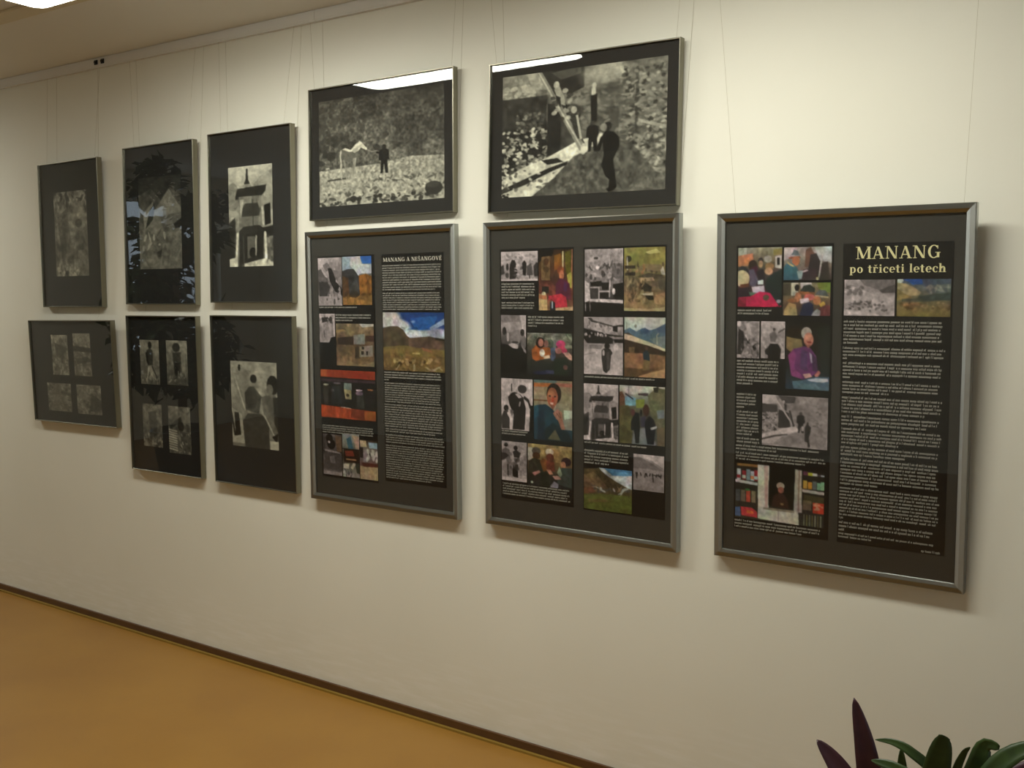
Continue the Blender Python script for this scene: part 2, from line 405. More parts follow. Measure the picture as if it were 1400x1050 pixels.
@pic('horse', WM)
def _(c):
    c.G(72, 84, 92, 104, 118); c.N(9, 7, 0.5); c.N(70, 50, 0.45)
    c.S(60, (0, 0, 1, 0.5), (0.035, 0.02), (48, 56, 64), 0.6); c.S(26, (0, 0.35, 0.3, 0.6), (0.03, 0.02), (44, 52), 0.5)
    c.P(172, [0, 0.66, 0.2, 0.65, 0.5, 0.64, 0.75, 0.6, 1, 0.62, 1, 1, 0, 1]); c.N(60, 40, 0.35, (0, 0.6, 1, 1))
    c.S(110, (0, 0.63, 1, 0.84), (0.012, 0.007), (120, 200, 210, 140), 0.8)
    c.S(120, (0, 0.84, 1, 1), (0.016, 0.012), (70, 90, 205, 220, 190), 0.8); c.S(40, (0, 0.93, 1, 1), (0.02, 0.014), (45, 60, 80), 0.9)
    c.S(30, (0.45, 0.77, 1, 0.81), (0.02, 0.007), (90, 110), 0.8)
    c.E(52, 0.92, 0.90, 0.065, 0.06); c.E(70, 0.91, 0.87, 0.05, 0.025)
    c.L(70, 0.008, [0.08, 0.755, 0.24, 0.745])                                     # shadow
    c.P(112, [0.185, 0.49, 0.22, 0.47, 0.285, 0.49, 0.32, 0.47, 0.335, 0.5, 0.32, 0.58, 0.26, 0.6, 0.2, 0.59])
    c.L(196, 0.007, [0.19, 0.49, 0.182, 0.53, 0.19, 0.6, 0.186, 0.66, 0.192, 0.745]); c.L(150, 0.008, [0.21, 0.58, 0.23, 0.66, 0.236, 0.745])
    c.L(170, 0.007, [0.31, 0.57, 0.3, 0.66, 0.298, 0.735]); c.L(150, 0.006, [0.295, 0.57, 0.288, 0.73])
    c.P(222, [0.2, 0.475, 0.225, 0.462, 0.27, 0.487, 0.31, 0.44, 0.345, 0.415, 0.36, 0.425, 0.405, 0.49, 0.398, 0.505, 0.355, 0.475, 0.335, 0.5, 0.3, 0.5, 0.26, 0.505])
    c.P(190, [0.28, 0.49, 0.325, 0.47, 0.34, 0.5, 0.3, 0.52])
    c.L(160, 0.003, [0.405, 0.5, 0.445, 0.525, 0.49, 0.52])
    c.man(0.54, 0.73, 0.26, 34, 44, 30); c.L(34, 0.009, [0.53, 0.56, 0.485, 0.535]); c.L(36, 0.012, [0.55, 0.54, 0.565, 0.6])
@pic('stairs', WM)
def _(c):
    c.G(120, 112, 96, 88, 84); c.N(14, 10, 0.35)
    c.P(150, [0, 0, 0.26, 0, 0.3, 0.18, 0, 0.2]); c.N(20, 12, 0.3, (0, 0, 0.3, 0.2)); c.S(16, (0, 0.1, 0.2, 0.16), (0.03, 0.014), (190, 210), 0.8)
    c.P(196, [0.16, 0, 0.26, 0, 0.3, 0.15, 0.2, 0.13], 0.8)
    c.P(52, [0.24, 0, 0.52, 0, 0.52, 0.16, 0.44, 0.2, 0.3, 0.14]); c.N(20, 20, 0.35, (0.24, 0, 0.52, 0.2)); c.P(92, [0.32, 0.02, 0.5, -0.01, 0.5, 0.05, 0.38, 0.08])
    c.E(190, 0.62, 0.07, 0.16, 0.13, 0.9, 0, 0.8); c.E(200, 0.7, 0.03, 0.12, 0.12, 0.8, 0, 0.8)
    c.P(58, [0, 0.19, 0.29, 0.19, 0.29, 0.5, 0, 0.52]); c.N(40, 24, 0.6, (0, 0.17, 0.3, 0.5)); c.S(60, (0.08, 0.32, 0.29, 0.5), (0.012, 0.01), (120, 150, 90), 0.8)
    c.P(44, [0, 0.5, 0.29, 0.46, 0.29, 0.68, 0.12, 0.72, 0, 0.86])
    c.S(230, (0, 0.45, 0.29, 0.84), (0.014, 0.011), (190, 210, 170, 130, 225, 30, 24), 0.9); c.S(40, (0, 0.4, 0.3, 0.6), (0.012, 0.01), (30, 40), 0.8)
    c.P(38, [0.295, 0.26, 0.5, 0.3, 0.5, 0.63, 0.295, 0.68]); c.P(66, [0.38, 0.32, 0.47, 0.3, 0.49, 0.62, 0.38, 0.64]); c.N(30, 14, 0.4, (0.29, 0.26, 0.5, 0.66))
    c.P(104, [0.5, 0.2, 0.73, 0.18, 0.73, 0.62, 0.5, 0.62]); c.N(12, 10, 0.45, (0.42, 0.15, 0.74, 0.6)); c.E(66, 0.66, 0.5, 0.1, 0.14, 0.7, 0, 0.6); c.E(170, 0.5, 0.28, 0.06, 0.06, 0.6, 0, 0.7)
    c.S(30, (0.42, 0.28, 0.6, 0.5), (0.02, 0.02), (80, 150, 70), 0.6)
    c.P(112, [0.73, 0.16, 0.84, 0, 1, -0.02, 1, 1, 0.93, 0.86, 0.83, 0.66, 0.73, 0.6]); c.N(16, 26, 0.55, (0.73, 0, 1, 1)); c.S(120, (0.73, 0.06, 1, 0.9), (0.02, 0.012), (70, 84, 150, 165, 130), 0.65)
    c.P(150, [0.835, 0, 1, -0.02, 1, 0.5, 0.85, 0.48], 0.35); c.L(170, 0.012, [0.84, 0.46, 1, 0.53]); c.B(60, 0.82, 0.05, 0.838, 0.6, 0.6)
    c.S(150, (0.75, 0.04, 1, 0.8), (0.016, 0.009), (52, 60, 172, 186, 150), 0.8); c.S(60, (0.42, 0.2, 0.74, 0.55), (0.018, 0.012), (64, 140, 78, 160), 0.5)
    c.P(92, [0.3, 0.98, 0.46, 0.74, 0.58, 0.63, 0.8, 0.62, 1, 0.95, 1, 1, 0.2, 1]); c.N(40, 24, 0.5, (0.2, 0.6, 1, 1)); c.S(60, (0.4, 0.7, 1, 1), (0.014, 0.007), (60, 130, 120), 0.6)
    c.P(222, [0, 0.86, 0.14, 0.76, 0.3, 0.69, 0.48, 0.58, 0.55, 0.56, 0.6, 0.62, 0.46, 0.7, 0.34, 0.86, 0.2, 1, 0, 1]); c.N(30, 24, 0.22, (0, 0.56, 0.5, 1))
    c.P(36, [0, 0.93, 0.14, 0.86, 0.3, 0.78, 0.43, 0.73, 0.42, 0.76, 0.3, 0.82, 0.16, 0.9, 0, 0.97]); c.S(50, (0.0, 0.78, 0.34, 0.95), (0.014, 0.008), (60, 90, 235), 0.7)
    c.P(38, [0.26, 0.71, 0.36, 0.7, 0.4, 0.735, 0.3, 0.75]); c.P(220, [0.47, 0.66, 0.55, 0.58, 0.57, 0.64, 0.52, 0.69]); c.S(6, (0.0, 0.96, 0.08, 1), (0.012, 0.008), (20,), 1)
    c.P(150, [0.225, 0.0, 0.26, 0.0, 0.53, 0.62, 0.5, 0.66]); c.L(210, 0.005, [0.235, 0.0, 0.51, 0.63]); c.L(60, 0.004, [0.26, 0.0, 0.535, 0.62])
    c.E(205, 0.35, 0.12, 0.018, 0.03); c.P(170, [0.335, 0.15, 0.37, 0.13, 0.4, 0.22, 0.405, 0.29, 0.37, 0.27]); c.P(40, [0.345, 0.2, 0.375, 0.22, 0.38, 0.3, 0.355, 0.27])
    c.S(14, (0.32, 0.16, 0.44, 0.4), (0.018, 0.016), (220, 60, 190), 0.8)
    c.E(200, 0.46, 0.33, 0.018, 0.028); c.P(60, [0.44, 0.36, 0.48, 0.36, 0.49, 0.48, 0.505, 0.56, 0.485, 0.56, 0.455, 0.47]); c.L(190, 0.007, [0.48, 0.38, 0.505, 0.56])
    c.E(200, 0.58, 0.16, 0.014, 0.025); c.B(214, 0.565, 0.18, 0.59, 0.23); c.P(34, [0.56, 0.24, 0.6, 0.22, 0.6, 0.44, 0.565, 0.44])
    c.man(0.575, 0.67, 0.24, 30, 60, 30); c.E(235, 0.625, 0.58, 0.02, 0.05, 0.9); c.E(235, 0.525, 0.64, 0.02, 0.04, 0.9)
    c.E(40, 0.665, 0.485, 0.022, 0.035); c.E(150, 0.64, 0.49, 0.02, 0.03, 0.8)
    c.P(24, [0.63, 0.56, 0.65, 0.52, 0.7, 0.53, 0.735, 0.58, 0.735, 0.64, 0.715, 0.7, 0.7, 0.75, 0.72, 0.92, 0.7, 0.98, 0.675, 0.98, 0.68, 0.9, 0.655, 0.87, 0.63, 0.78, 0.645, 0.7])
    c.L(26, 0.012, [0.635, 0.57, 0.61, 0.66]); c.P(14, [0.66, 0.97, 0.72, 0.93, 0.725, 0.96, 0.68, 1.0])
@pic('chorten', WM)
def _(c):
    chorten(c, 200, 0)
def chorten(c, sky, top):
    c.G(sky, sky-10, sky-24, 120, 90)
    c.E(sky-58, 0.1, 0.3, 0.16, 0.14); c.P(sky-50, [0.5, 0.22, 0.72, 0.12, 0.85, 0.08, 1, 0.05, 1, 0.45, 0.6, 0.45]); c.P(sky-30, [0.68, 0.14, 0.9, 0.06, 1, 0.14, 1, 0.3, 0.7, 0.3])
    c.P(70, [0, 0.56, 0.15, 0.5, 0.2, 1, 0, 1]); c.P(40, [0, 0.6, 0.14, 0.56, 0.12, 0.9, 0, 0.92]); c.N(10, 20, 0.4, (0, 0.5, 0.2, 1))
    c.P(44, [0.415, 0.03, 0.45, 0.03, 0.46, 0.14, 0.5, 0.18, 0.36, 0.18, 0.4, 0.14]); c.E(150, 0.43, 0.2, 0.1, 0.02)
    c.P(44, [0.16, 0.3, 0.22, 0.22, 0.86, 0.2, 0.84, 0.26, 0.74, 0.31, 0.16, 0.33]); c.N(22, 30, 0.4, (0.14, 0.19, 0.88, 0.33))
    c.P(132, [0.24, 0.3, 0.74, 0.3, 0.74, 0.6, 0.24, 0.62]); c.N(16, 8, 0.4, (0.2, 0.3, 0.78, 0.6))
    c.P(196, [0.26, 0.33, 0.36, 0.33, 0.28, 0.52]); c.P(62, [0.32, 0.42, 0.38, 0.37, 0.66, 0.37, 0.72, 0.44, 0.7, 0.5, 0.3, 0.5]); c.P(120, [0.3, 0.5, 0.7, 0.5, 0.66, 0.6, 0.32, 0.6])
    c.L(40, 0.008, [0.55, 0.34, 0.56, 0.62]); c.P(52, [0.24, 0.64, 0.34, 0.6, 0.7, 0.59, 0.8, 0.63, 0.78, 0.7, 0.24, 0.72])
    c.P(40, [0.24, 0.68, 0.78, 0.66, 0.78, 0.96, 0.24, 0.98]); c.P(100, [0.42, 0.7, 0.6, 0.7, 0.6, 0.9, 0.42, 0.92]); c.E(30, 0.54, 0.86, 0.08, 0.05)
    c.P(24, [0.8, 0.4, 0.94, 0.38, 0.95, 0.58, 0.82, 0.6]); c.L(205, 0.013, [0.76, 0.42, 0.78, 0.58]); c.L(205, 0.01, [0.96, 0.4, 0.97, 0.58])
    c.P(34, [0.74, 0.62, 1, 0.6, 1, 0.7, 0.76, 0.72]); c.L(226, 0.024, [0.2, 0.68, 0.17, 0.9]); c.L(226, 0.026, [0.82, 0.68, 0.84, 0.94])
    c.P(222, [0, 0.92, 0.2, 0.9, 0.2, 1, 0, 1]); c.P(200, [0.34, 0.97, 0.7, 0.93, 0.84, 0.92, 0.98, 0.95, 1, 1, 0.34, 1]); c.N(14, 14, 0.35, (0.1, 0.85, 1, 1)); c.L(215, 0.012, [0.62, 0.7, 0.61, 0.88])
    c.S(20, (0.85, 0.7, 1, 0.95), (0.03, 0.02), (60, 150, 100), 0.7); c.L(40, 0.012, [0.26, 0.68, 0.27, 1]); c.L(90, 0.01, [0.33, 0.7, 0.34, 1])
@pic('valley_hut', WM)
def _(c):
    c.G(70, 90, 96, 110, 118); c.N(7, 9, 0.45)
    c.P(46, [0, 0, 1, 0, 1, 0.25, 0.76, 0.12, 0.6, 0.3, 0.3, 0.12, 0, 0.2], 0.7)
    c.P(128, [0.72, 0.14, 0.92, 0.3, 1, 0.36, 1, 0.62, 0.3, 0.66, 0.1, 0.55]); c.P(104, [0.5, 0.42, 1, 0.4, 1, 0.62, 0.6, 0.6]); c.P(44, [0.82, 0.52, 1, 0.46, 1, 0.56, 0.86, 0.57])
    c.P(150, [0.1, 0.4, 0.36, 0.26, 0.3, 0.42, 0.14, 0.56]); c.P(54, [0.26, 0.36, 0.4, 0.28, 0.34, 0.46, 0.16, 0.56])
    c.P(120, [0, 0.62, 1, 0.6, 1, 1, 0, 1]); c.N(8, 16, 0.35, (0, 0.55, 1, 1)); c.S(14, (0.08, 0.6, 0.65, 0.8), (0.05, 0.02), (190, 200, 90), 0.8); c.P(66, [0.4, 0.82, 0.56, 0.78, 0.56, 0.86, 0.44, 0.87]); c.S(12, (0, 0.84, 1, 1), (0.1, 0.012), (100, 140), 0.6)
@pic('old_woman', WM)
def _(c):
    c.G(136, 130, 122, 128, 136); c.N(6, 9, 0.7); c.S(40, (0, 0, 1, 0.18), (0.05, 0.02), (180, 150, 60), 0.7)
    c.E(150, 0.78, 0.3, 0.17, 0.17, 0.8); c.E(176, 0.8, 0.27, 0.1, 0.08, 0.7); c.E(70, 0.74, 0.38, 0.1, 0.05, 0.7); c.P(80, [0.1, 0.3, 0.4, 0.2, 0.5, 0.6, 0.2, 0.8], 0.6)
    c.P(130, [0.32, 0.3, 0.5, 0.25, 0.55, 0.7, 0.36, 0.8], 0.5); c.P(124, [0.6, 0.75, 1, 0.65, 1, 1, 0.6, 1], 0.7); c.S(26, (0.08, 0.88, 0.7, 1), (0.04, 0.02), (200, 60, 170), 0.8); c.N(14, 24, 0.3)
def vague(key, base, marks, tint=WM):
    def fn(c):
        c.G(base+20, base, base-8, base+6); c.N(5, 6, 0.5); c.N(18, 24, 0.3)
        for mk in marks: c.P(mk[0], mk[1], 0.75)
        c.N(26, 30, 0.25)
    PAINT[key] = (fn, tint)
vague('grey_field', 142, [(84, [0.2, 0.2, 0.8, 0.3, 0.7, 0.6, 0.3, 0.55])])
vague('grey_hills', 132, [(150, [0, 0, 1, 0, 1, 0.2, 0.5, 0.26, 0, 0.18]), (62, [0, 0.3, 1, 0.34, 1, 0.45, 0, 0.42]), (70, [0.1, 0.6, 0.8, 0.55, 1, 0.66, 0.2, 0.72])])
vague('grey_river', 126, [(122, [0.3, 0, 0.7, 0, 0.5, 0.5, 0.8, 1, 0.3, 1, 0.2, 0.5])])
vague('grey_cliff', 130, [(130, [0, 0.1, 0.6, 0, 0.5, 0.4, 0.1, 0.5]), (72, [0.6, 0.3, 1, 0.5, 1, 0.8, 0.5, 0.9])])
@pic('standing_man', WM)
def _(c):
    c.G(150, 146, 128, 110); c.N(6, 8, 0.3); c.P(104, [0, 0.35, 0.25, 0.3, 0.3, 1, 0, 1], 0.7)
    c.E(40, 0.53, 0.12, 0.1, 0.08); c.P(70, [0.36, 0.24, 0.5, 0.18, 0.68, 0.24, 0.66, 0.56, 0.4, 0.6]); c.P(40, [0.3, 0.3, 0.4, 0.24, 0.44, 0.56, 0.34, 0.5]); c.P(150, [0.42, 0.58, 0.62, 0.56, 0.56, 0.9, 0.42, 0.88])
    c.L(70, 0.03, [0.62, 0.6, 0.9, 0.9]); c.S(20, (0.1, 0.7, 1, 1), (0.07, 0.02), (190, 80), 0.7); c.L(200, 0.02, [0.44, 0.6, 0.36, 0.86])
@pic('robed_figure', WM)
def _(c):
    c.G(146, 134, 116, 96); c.N(6, 8, 0.35); c.E(60, 0.48, 0.16, 0.18, 0.1); c.P(72, [0.3, 0.28, 0.7, 0.26, 0.7, 0.7, 0.36, 0.76]); c.P(50, [0.36, 0.5, 0.64, 0.5, 0.6, 0.8, 0.4, 0.8])
    c.P(150, [0.68, 0.3, 0.9, 0.3, 0.88, 0.7, 0.7, 0.66], 0.7); c.S(18, (0.1, 0.75, 1, 0.95), (0.09, 0.025), (60, 170, 90), 0.8)
@pic('stone_lane', WM)
def _(c):
    c.G(126, 110, 96, 104); c.N(8, 12, 0.55); c.P(60, [0.3, 0.2, 0.7, 0.15, 0.75, 0.7, 0.4, 0.8], 0.6); c.S(30, (0, 0.7, 1, 1), (0.06, 0.025), (180, 70, 150), 0.7); c.E(150, 0.2, 0.3, 0.12, 0.12, 0.6)
@pic('wood_pile', WM)
def _(c):
    c.G(130, 112, 110, 96); c.N(8, 12, 0.45); c.P(60, [0.05, 0.42, 0.6, 0.2, 0.66, 0.28, 0.1, 0.5]); c.E(50, 0.56, 0.42, 0.14, 0.1); c.P(150, [0.5, 0.1, 1, 0.2, 1, 0.4, 0.6, 0.3], 0.6)
    for k in range(9): c.L(196, 0.014, [0.02, 0.5+k*0.05, 0.38, 0.53+k*0.05])
    c.P(70, [0.5, 0.5, 0.9, 0.56, 0.96, 0.96, 0.6, 0.9], 0.6); c.S(24, (0.4, 0.5, 1, 1), (0.04, 0.02), (170, 60, 190), 0.7)
@pic('family', WM)
def _(c):
    c.G(170, 160, 140, 120); c.N(6, 7, 0.3); c.E(46, 0.2, 0.08, 0.03, 0.04); c.E(44, 0.5, 0.2, 0.07, 0.05); c.P(84, [0.3, 0.36, 0.5, 0.28, 0.66, 0.4, 0.6, 0.6, 0.32, 0.56]); c.E(60, 0.44, 0.42, 0.13, 0.13, 0.8)
    c.E(30, 0.9, 0.26, 0.12, 0.11); c.E(120, 0.84, 0.31, 0.07, 0.06); c.P(110, [0.66, 0.4, 0.9, 0.36, 1, 0.4, 1, 0.9, 0.85, 0.8, 0.7, 0.6]); c.N(8, 12, 0.35, (0.3, 0.3, 1, 0.8)); c.P(60, [0.9, 0.4, 1, 0.4, 1, 0.8, 0.92, 0.7])
    c.L(200, 0.014, [0.1, 0.2, 0.3, 0.56]); c.P(180, [0.0, 0.55, 0.22, 0.62, 0.3, 0.96, 0, 0.96]); c.P(36, [0.06, 0.6, 0.16, 0.6, 0.2, 0.86, 0.08, 0.88]); c.L(44, 0.02, [0.0, 0.62, 0.06, 0.86])
    c.P(70, [0.24, 0.7, 0.36, 0.6, 0.66, 0.6, 0.8, 0.7, 0.8, 1, 0.28, 1]); c.L(190, 0.012, [0.72, 0.62, 0.92, 0.85]); c.P(30, [0.86, 0.85, 1, 0.8, 0.96, 0.92]); c.P(205, [0.82, 0.9, 1, 0.9, 1, 1, 0.82, 1])

# --- prints on the panel MANANG A NEŠANGOVÉ
@pic('gorge_mono', PK)
def _(c):
    c.G(168, 160, 140, 130, 150); c.N(5, 6, 0.3); c.P(196, [0, 0, 0.28, 0, 0.2, 0.2, 0, 0.26]); c.P(120, [0.2, 0.16, 0.4, 0.1, 0.55, 0.22, 0.35, 0.3]); c.P(92, [0, 0.26, 0.16, 0.24, 0.4, 0.42, 0.5, 0.75, 0, 0.78]); c.P(190, [0.14, 0.2, 0.3, 0.32, 0.4, 0.42, 0.3, 0.4, 0.16, 0.28])
    c.P(40, [0.42, 0.22, 0.56, 0.22, 0.72, 0.4, 0.74, 0.5, 1, 0.66, 1, 0.8, 0.7, 0.7, 0.5, 0.5]); c.P(130, [0.6, 0.25, 1, 0.3, 1, 0.6, 0.74, 0.46]); c.P(56, [0.04, 0.5, 0.4, 0.5, 0.5, 0.62, 0.35, 0.8, 0.05, 0.8]); c.N(12, 14, 0.5, (0, 0.4, 1, 0.85)); c.P(166, [0, 0.8, 0.7, 0.8, 0.95, 0.84, 0.95, 1, 0, 1]); c.S(16, (0.35, 0.6, 1, 1), (0.05, 0.05), (200, 180, 60), 0.7)
@pic('gorge_colour')
def _(c):
    c.G((120, 150, 170), (140, 150, 160), (90, 80, 60), (110, 78, 40), (120, 84, 44)); c.P((44, 100, 180), [0.6, 0, 1, 0, 1, 0.16, 0.7, 0.16]); c.P((190, 186, 192), [0.2, 0.02, 0.62, 0, 0.66, 0.16, 0.3, 0.22]); c.P((150, 170, 186), [0, 0, 0.3, 0, 0.25, 0.28, 0, 0.3]); c.P((196, 200, 204), [0.3, 0.2, 0.6, 0.16, 1, 0.18, 1, 0.36, 0.62, 0.36, 0.55, 0.4])
    c.P((58, 56, 58), [0, 0.3, 0.2, 0.26, 0.4, 0.26, 0.62, 0.46, 0.6, 0.8, 0, 0.8]); c.P((86, 58, 34), [0, 0.4, 0.2, 0.44, 0.24, 0.8, 0, 0.84]); c.P((138, 88, 36), [0.56, 0.4, 0.8, 0.36, 1, 0.42, 1, 0.85, 0.6, 0.86]); c.N(8, 9, 0.5, (0, 0.35, 1, 0.9)); c.P((166, 116, 58), [0, 0.86, 0.4, 0.82, 1, 0.8, 1, 1, 0, 1], 0.8); c.N(14, 14, 0.4, (0, 0.75, 1, 1)); c.E((50, 40, 28), 0.4, 0.78, 0.16, 0.07, 0.8)
@pic('gate_mono', PK)
def _(c):
    c.G(190, 160, 150, 172); c.N(6, 8, 0.25); c.P(54, [0.15, 0.14, 0.8, 0.1, 0.82, 0.22, 0.2, 0.32]); c.S(10, (0.1, 0.1, 0.9, 0.3), (0.08, 0.03), (60, 200), 0.8); c.L(90, 0.03, [0.3, 0.6, 0.32, 0.8]); c.L(210, 0.04, [0.9, 0.2, 0.95, 0.8]); c.P((16, 16, 17), [0.72, 0.82, 1, 0.78, 1, 1, 0.6, 1])
@pic('ruined_house')
def _(c):
    c.G((140, 124, 96), (124, 104, 76), (104, 82, 62), (128, 100, 70), (120, 96, 70)); c.N(9, 10, 0.4); c.P((196, 192, 186), [0.62, 0, 1, 0, 1, 0.06, 0.7, 0.09]); c.P((170, 142, 88), [0, 0.16, 0.2, 0.14, 0.28, 0.18, 0, 0.22]); c.P((58, 46, 38), [0.04, 0.34, 0.46, 0.3, 0.46, 0.5, 0.06, 0.5]); c.P((136, 138, 130), [0.47, 0.27, 0.76, 0.24, 0.76, 0.48, 0.47, 0.49]); c.P((76, 52, 44), [0.78, 0.28, 1, 0.27, 1, 0.42, 0.78, 0.4]); c.P((66, 56, 46), [0.5, 0.56, 0.6, 0.54, 0.6, 0.8, 0.5, 0.8])
    c.P((146, 138, 122), [0.62, 0.54, 0.96, 0.5, 0.96, 0.76, 0.62, 0.78]); c.B((44, 38, 34), 0.68, 0.54, 0.74, 0.6); c.B((44, 38, 34), 0.66, 0.64, 0.73, 0.72); c.B((44, 38, 34), 0.79, 0.64, 0.84, 0.73); c.P((150, 126, 94), [0, 0.9, 0.3, 0.86, 0.6, 0.98, 1, 0.88, 1, 1, 0, 1])
@pic('red_counter')
def _(c):
    c.G((30, 28, 28), (34, 32, 32), (28, 28, 26)); c.P((168, 60, 34), [0, 0, 1, 0, 1, 0.17, 0, 0.15]); c.P((190, 96, 52), [0, 0, 0.12, 0, 0.12, 0.15, 0, 0.15], 0.8); c.P((150, 44, 28), [0.5, 0.02, 0.9, 0.02, 0.9, 0.14, 0.5, 0.14], 0.7); c.B((70, 52, 60), 0, 0.19, 1, 0.24)
    c.P((62, 56, 50), [0.04, 0.3, 0.14, 0.3, 0.14, 0.7, 0.06, 0.7]); c.E((176, 176, 160), 0.1, 0.31, 0.05, 0.02); c.P((44, 46, 50), [0.2, 0.34, 0.36, 0.32, 0.4, 0.68, 0.2, 0.7]); c.E((120, 100, 118), 0.31, 0.27, 0.07, 0.02); c.E((90, 84, 86), 0.22, 0.42, 0.03, 0.03); c.P((130, 150, 146), [0.43, 0.26, 0.57, 0.26, 0.58, 0.4, 0.43, 0.4]); c.P((184, 168, 120), [0.43, 0.38, 0.57, 0.4, 0.57, 0.58, 0.46, 0.58]); c.E((70, 54, 34), 0.5, 0.5, 0.03, 0.03)
    c.P((56, 58, 54), [0.66, 0.42, 0.78, 0.42, 0.8, 0.74, 0.66, 0.74]); c.E((190, 176, 184), 0.71, 0.39, 0.06, 0.018); c.E((110, 92, 106), 0.71, 0.45, 0.07, 0.04); c.P((150, 90, 50), [0.86, 0.35, 0.96, 0.36, 0.96, 0.38, 0.86, 0.38]); c.N(12, 8, 0.4, (0, 0.18, 1, 0.72))
    c.P((180, 70, 34), [0, 0.72, 0.5, 0.76, 1, 0.79, 1, 0.98, 0, 0.97]); c.P((176, 96, 40), [0.78, 0.8, 1, 0.8, 1, 0.97, 0.78, 0.96]); c.P((110, 46, 30), [0.55, 0.78, 0.8, 0.78, 0.8, 0.96, 0.55, 0.95], 0.7); c.L((190, 170, 150), 0.008, [0.38, 0.745, 0.55, 0.76]); c.N(16, 4, 0.3, (0, 0.74, 1, 1)); c.L((40, 24, 16), 0.006, [0, 0.985, 1, 0.985])
@pic('strip_one', PK)
def _(c):
    c.G(96, 84, 90, 110); c.N(5, 10, 0.5); c.E(30, 0.35, 0.1, 0.18, 0.1); c.E(28, 0.45, 0.25, 0.22, 0.12); c.E(190, 0.34, 0.2, 0.06, 0.03); c.P((110, 84, 64), [0.64, 0.02, 1, 0.05, 1, 0.42, 0.75, 0.42], 0.8); c.B(28, 0, 0.42, 1, 0.44); c.P(150, [0.1, 0.38, 0.9, 0.43, 0.9, 0.46, 0.1, 0.43]); c.P(74, [0.1, 0.48, 1, 0.5, 1, 0.88, 0.1, 0.86]); c.P(110, [0.35, 0.55, 0.6, 0.52, 0.65, 0.7, 0.4, 0.72]); c.P(150, [0, 0.9, 1, 0.92, 1, 1, 0, 1])
@pic('strip_two')
def _(c):
    c.G((150, 160, 160), (130, 130, 124), (60, 48, 40), (110, 106, 98), (150, 148, 144)); c.P((60, 100, 120), [0.25, 0.12, 0.5, 0.05, 0.65, 0.34, 0.35, 0.34]); c.P((190, 160, 136), [0.58, 0.02, 0.98, 0.04, 0.98, 0.34, 0.78, 0.33]); c.B((20, 18, 18), 0, 0.34, 1, 0.36); c.P((44, 30, 24), [0.08, 0.36, 0.98, 0.36, 0.98, 0.66, 0.08, 0.66]); c.P((130, 52, 36), [0.15, 0.4, 0.62, 0.38, 0.7, 0.5, 0.2, 0.52]); c.P((176, 130, 90), [0.22, 0.57, 0.8, 0.57, 0.8, 0.6, 0.22, 0.6]); c.P((200, 192, 176), [0.06, 0.7, 0.4, 0.68, 0.36, 0.8, 0.06, 0.8]); c.P((196, 180, 160), [0.46, 0.78, 0.62, 0.66, 0.8, 0.66, 0.6, 0.82]); c.P((54, 64, 54), [0.74, 0.66, 1, 0.66, 1, 0.9, 0.82, 0.88]); c.S(16, (0.05, 0.8, 1, 1), (0.06, 0.03), ((70, 74, 78), (190, 190, 188)), 0.7)
@pic('strip_three')
def _(c):
    c.G((60, 50, 40), (130, 120, 120), (110, 96, 96), (130, 90, 70), (176, 150, 120)); c.P((206, 186, 150), [0.02, 0.02, 0.36, 0.02, 0.4, 0.18, 0.06, 0.18]); c.P((150, 184, 208), [0.5, 0.06, 0.98, 0.06, 0.98, 0.2, 0.54, 0.2]); c.P((40, 34, 34), [0, 0.2, 0.2, 0.2, 0.2, 0.46, 0.02, 0.46]); c.P((150, 132, 140), [0.2, 0.26, 0.4, 0.24, 0.4, 0.56, 0.2, 0.56]); c.S(14, (0.4, 0.25, 1, 0.5), (0.06, 0.06), ((210, 205, 200), (40, 44, 44)), 0.8); c.P((92, 44, 36), [0.1, 0.58, 1, 0.58, 1, 0.68, 0.2, 0.7]); c.P((182, 156, 122), [0.02, 0.66, 0.3, 0.68, 1, 0.66, 1, 1, 0.04, 1])
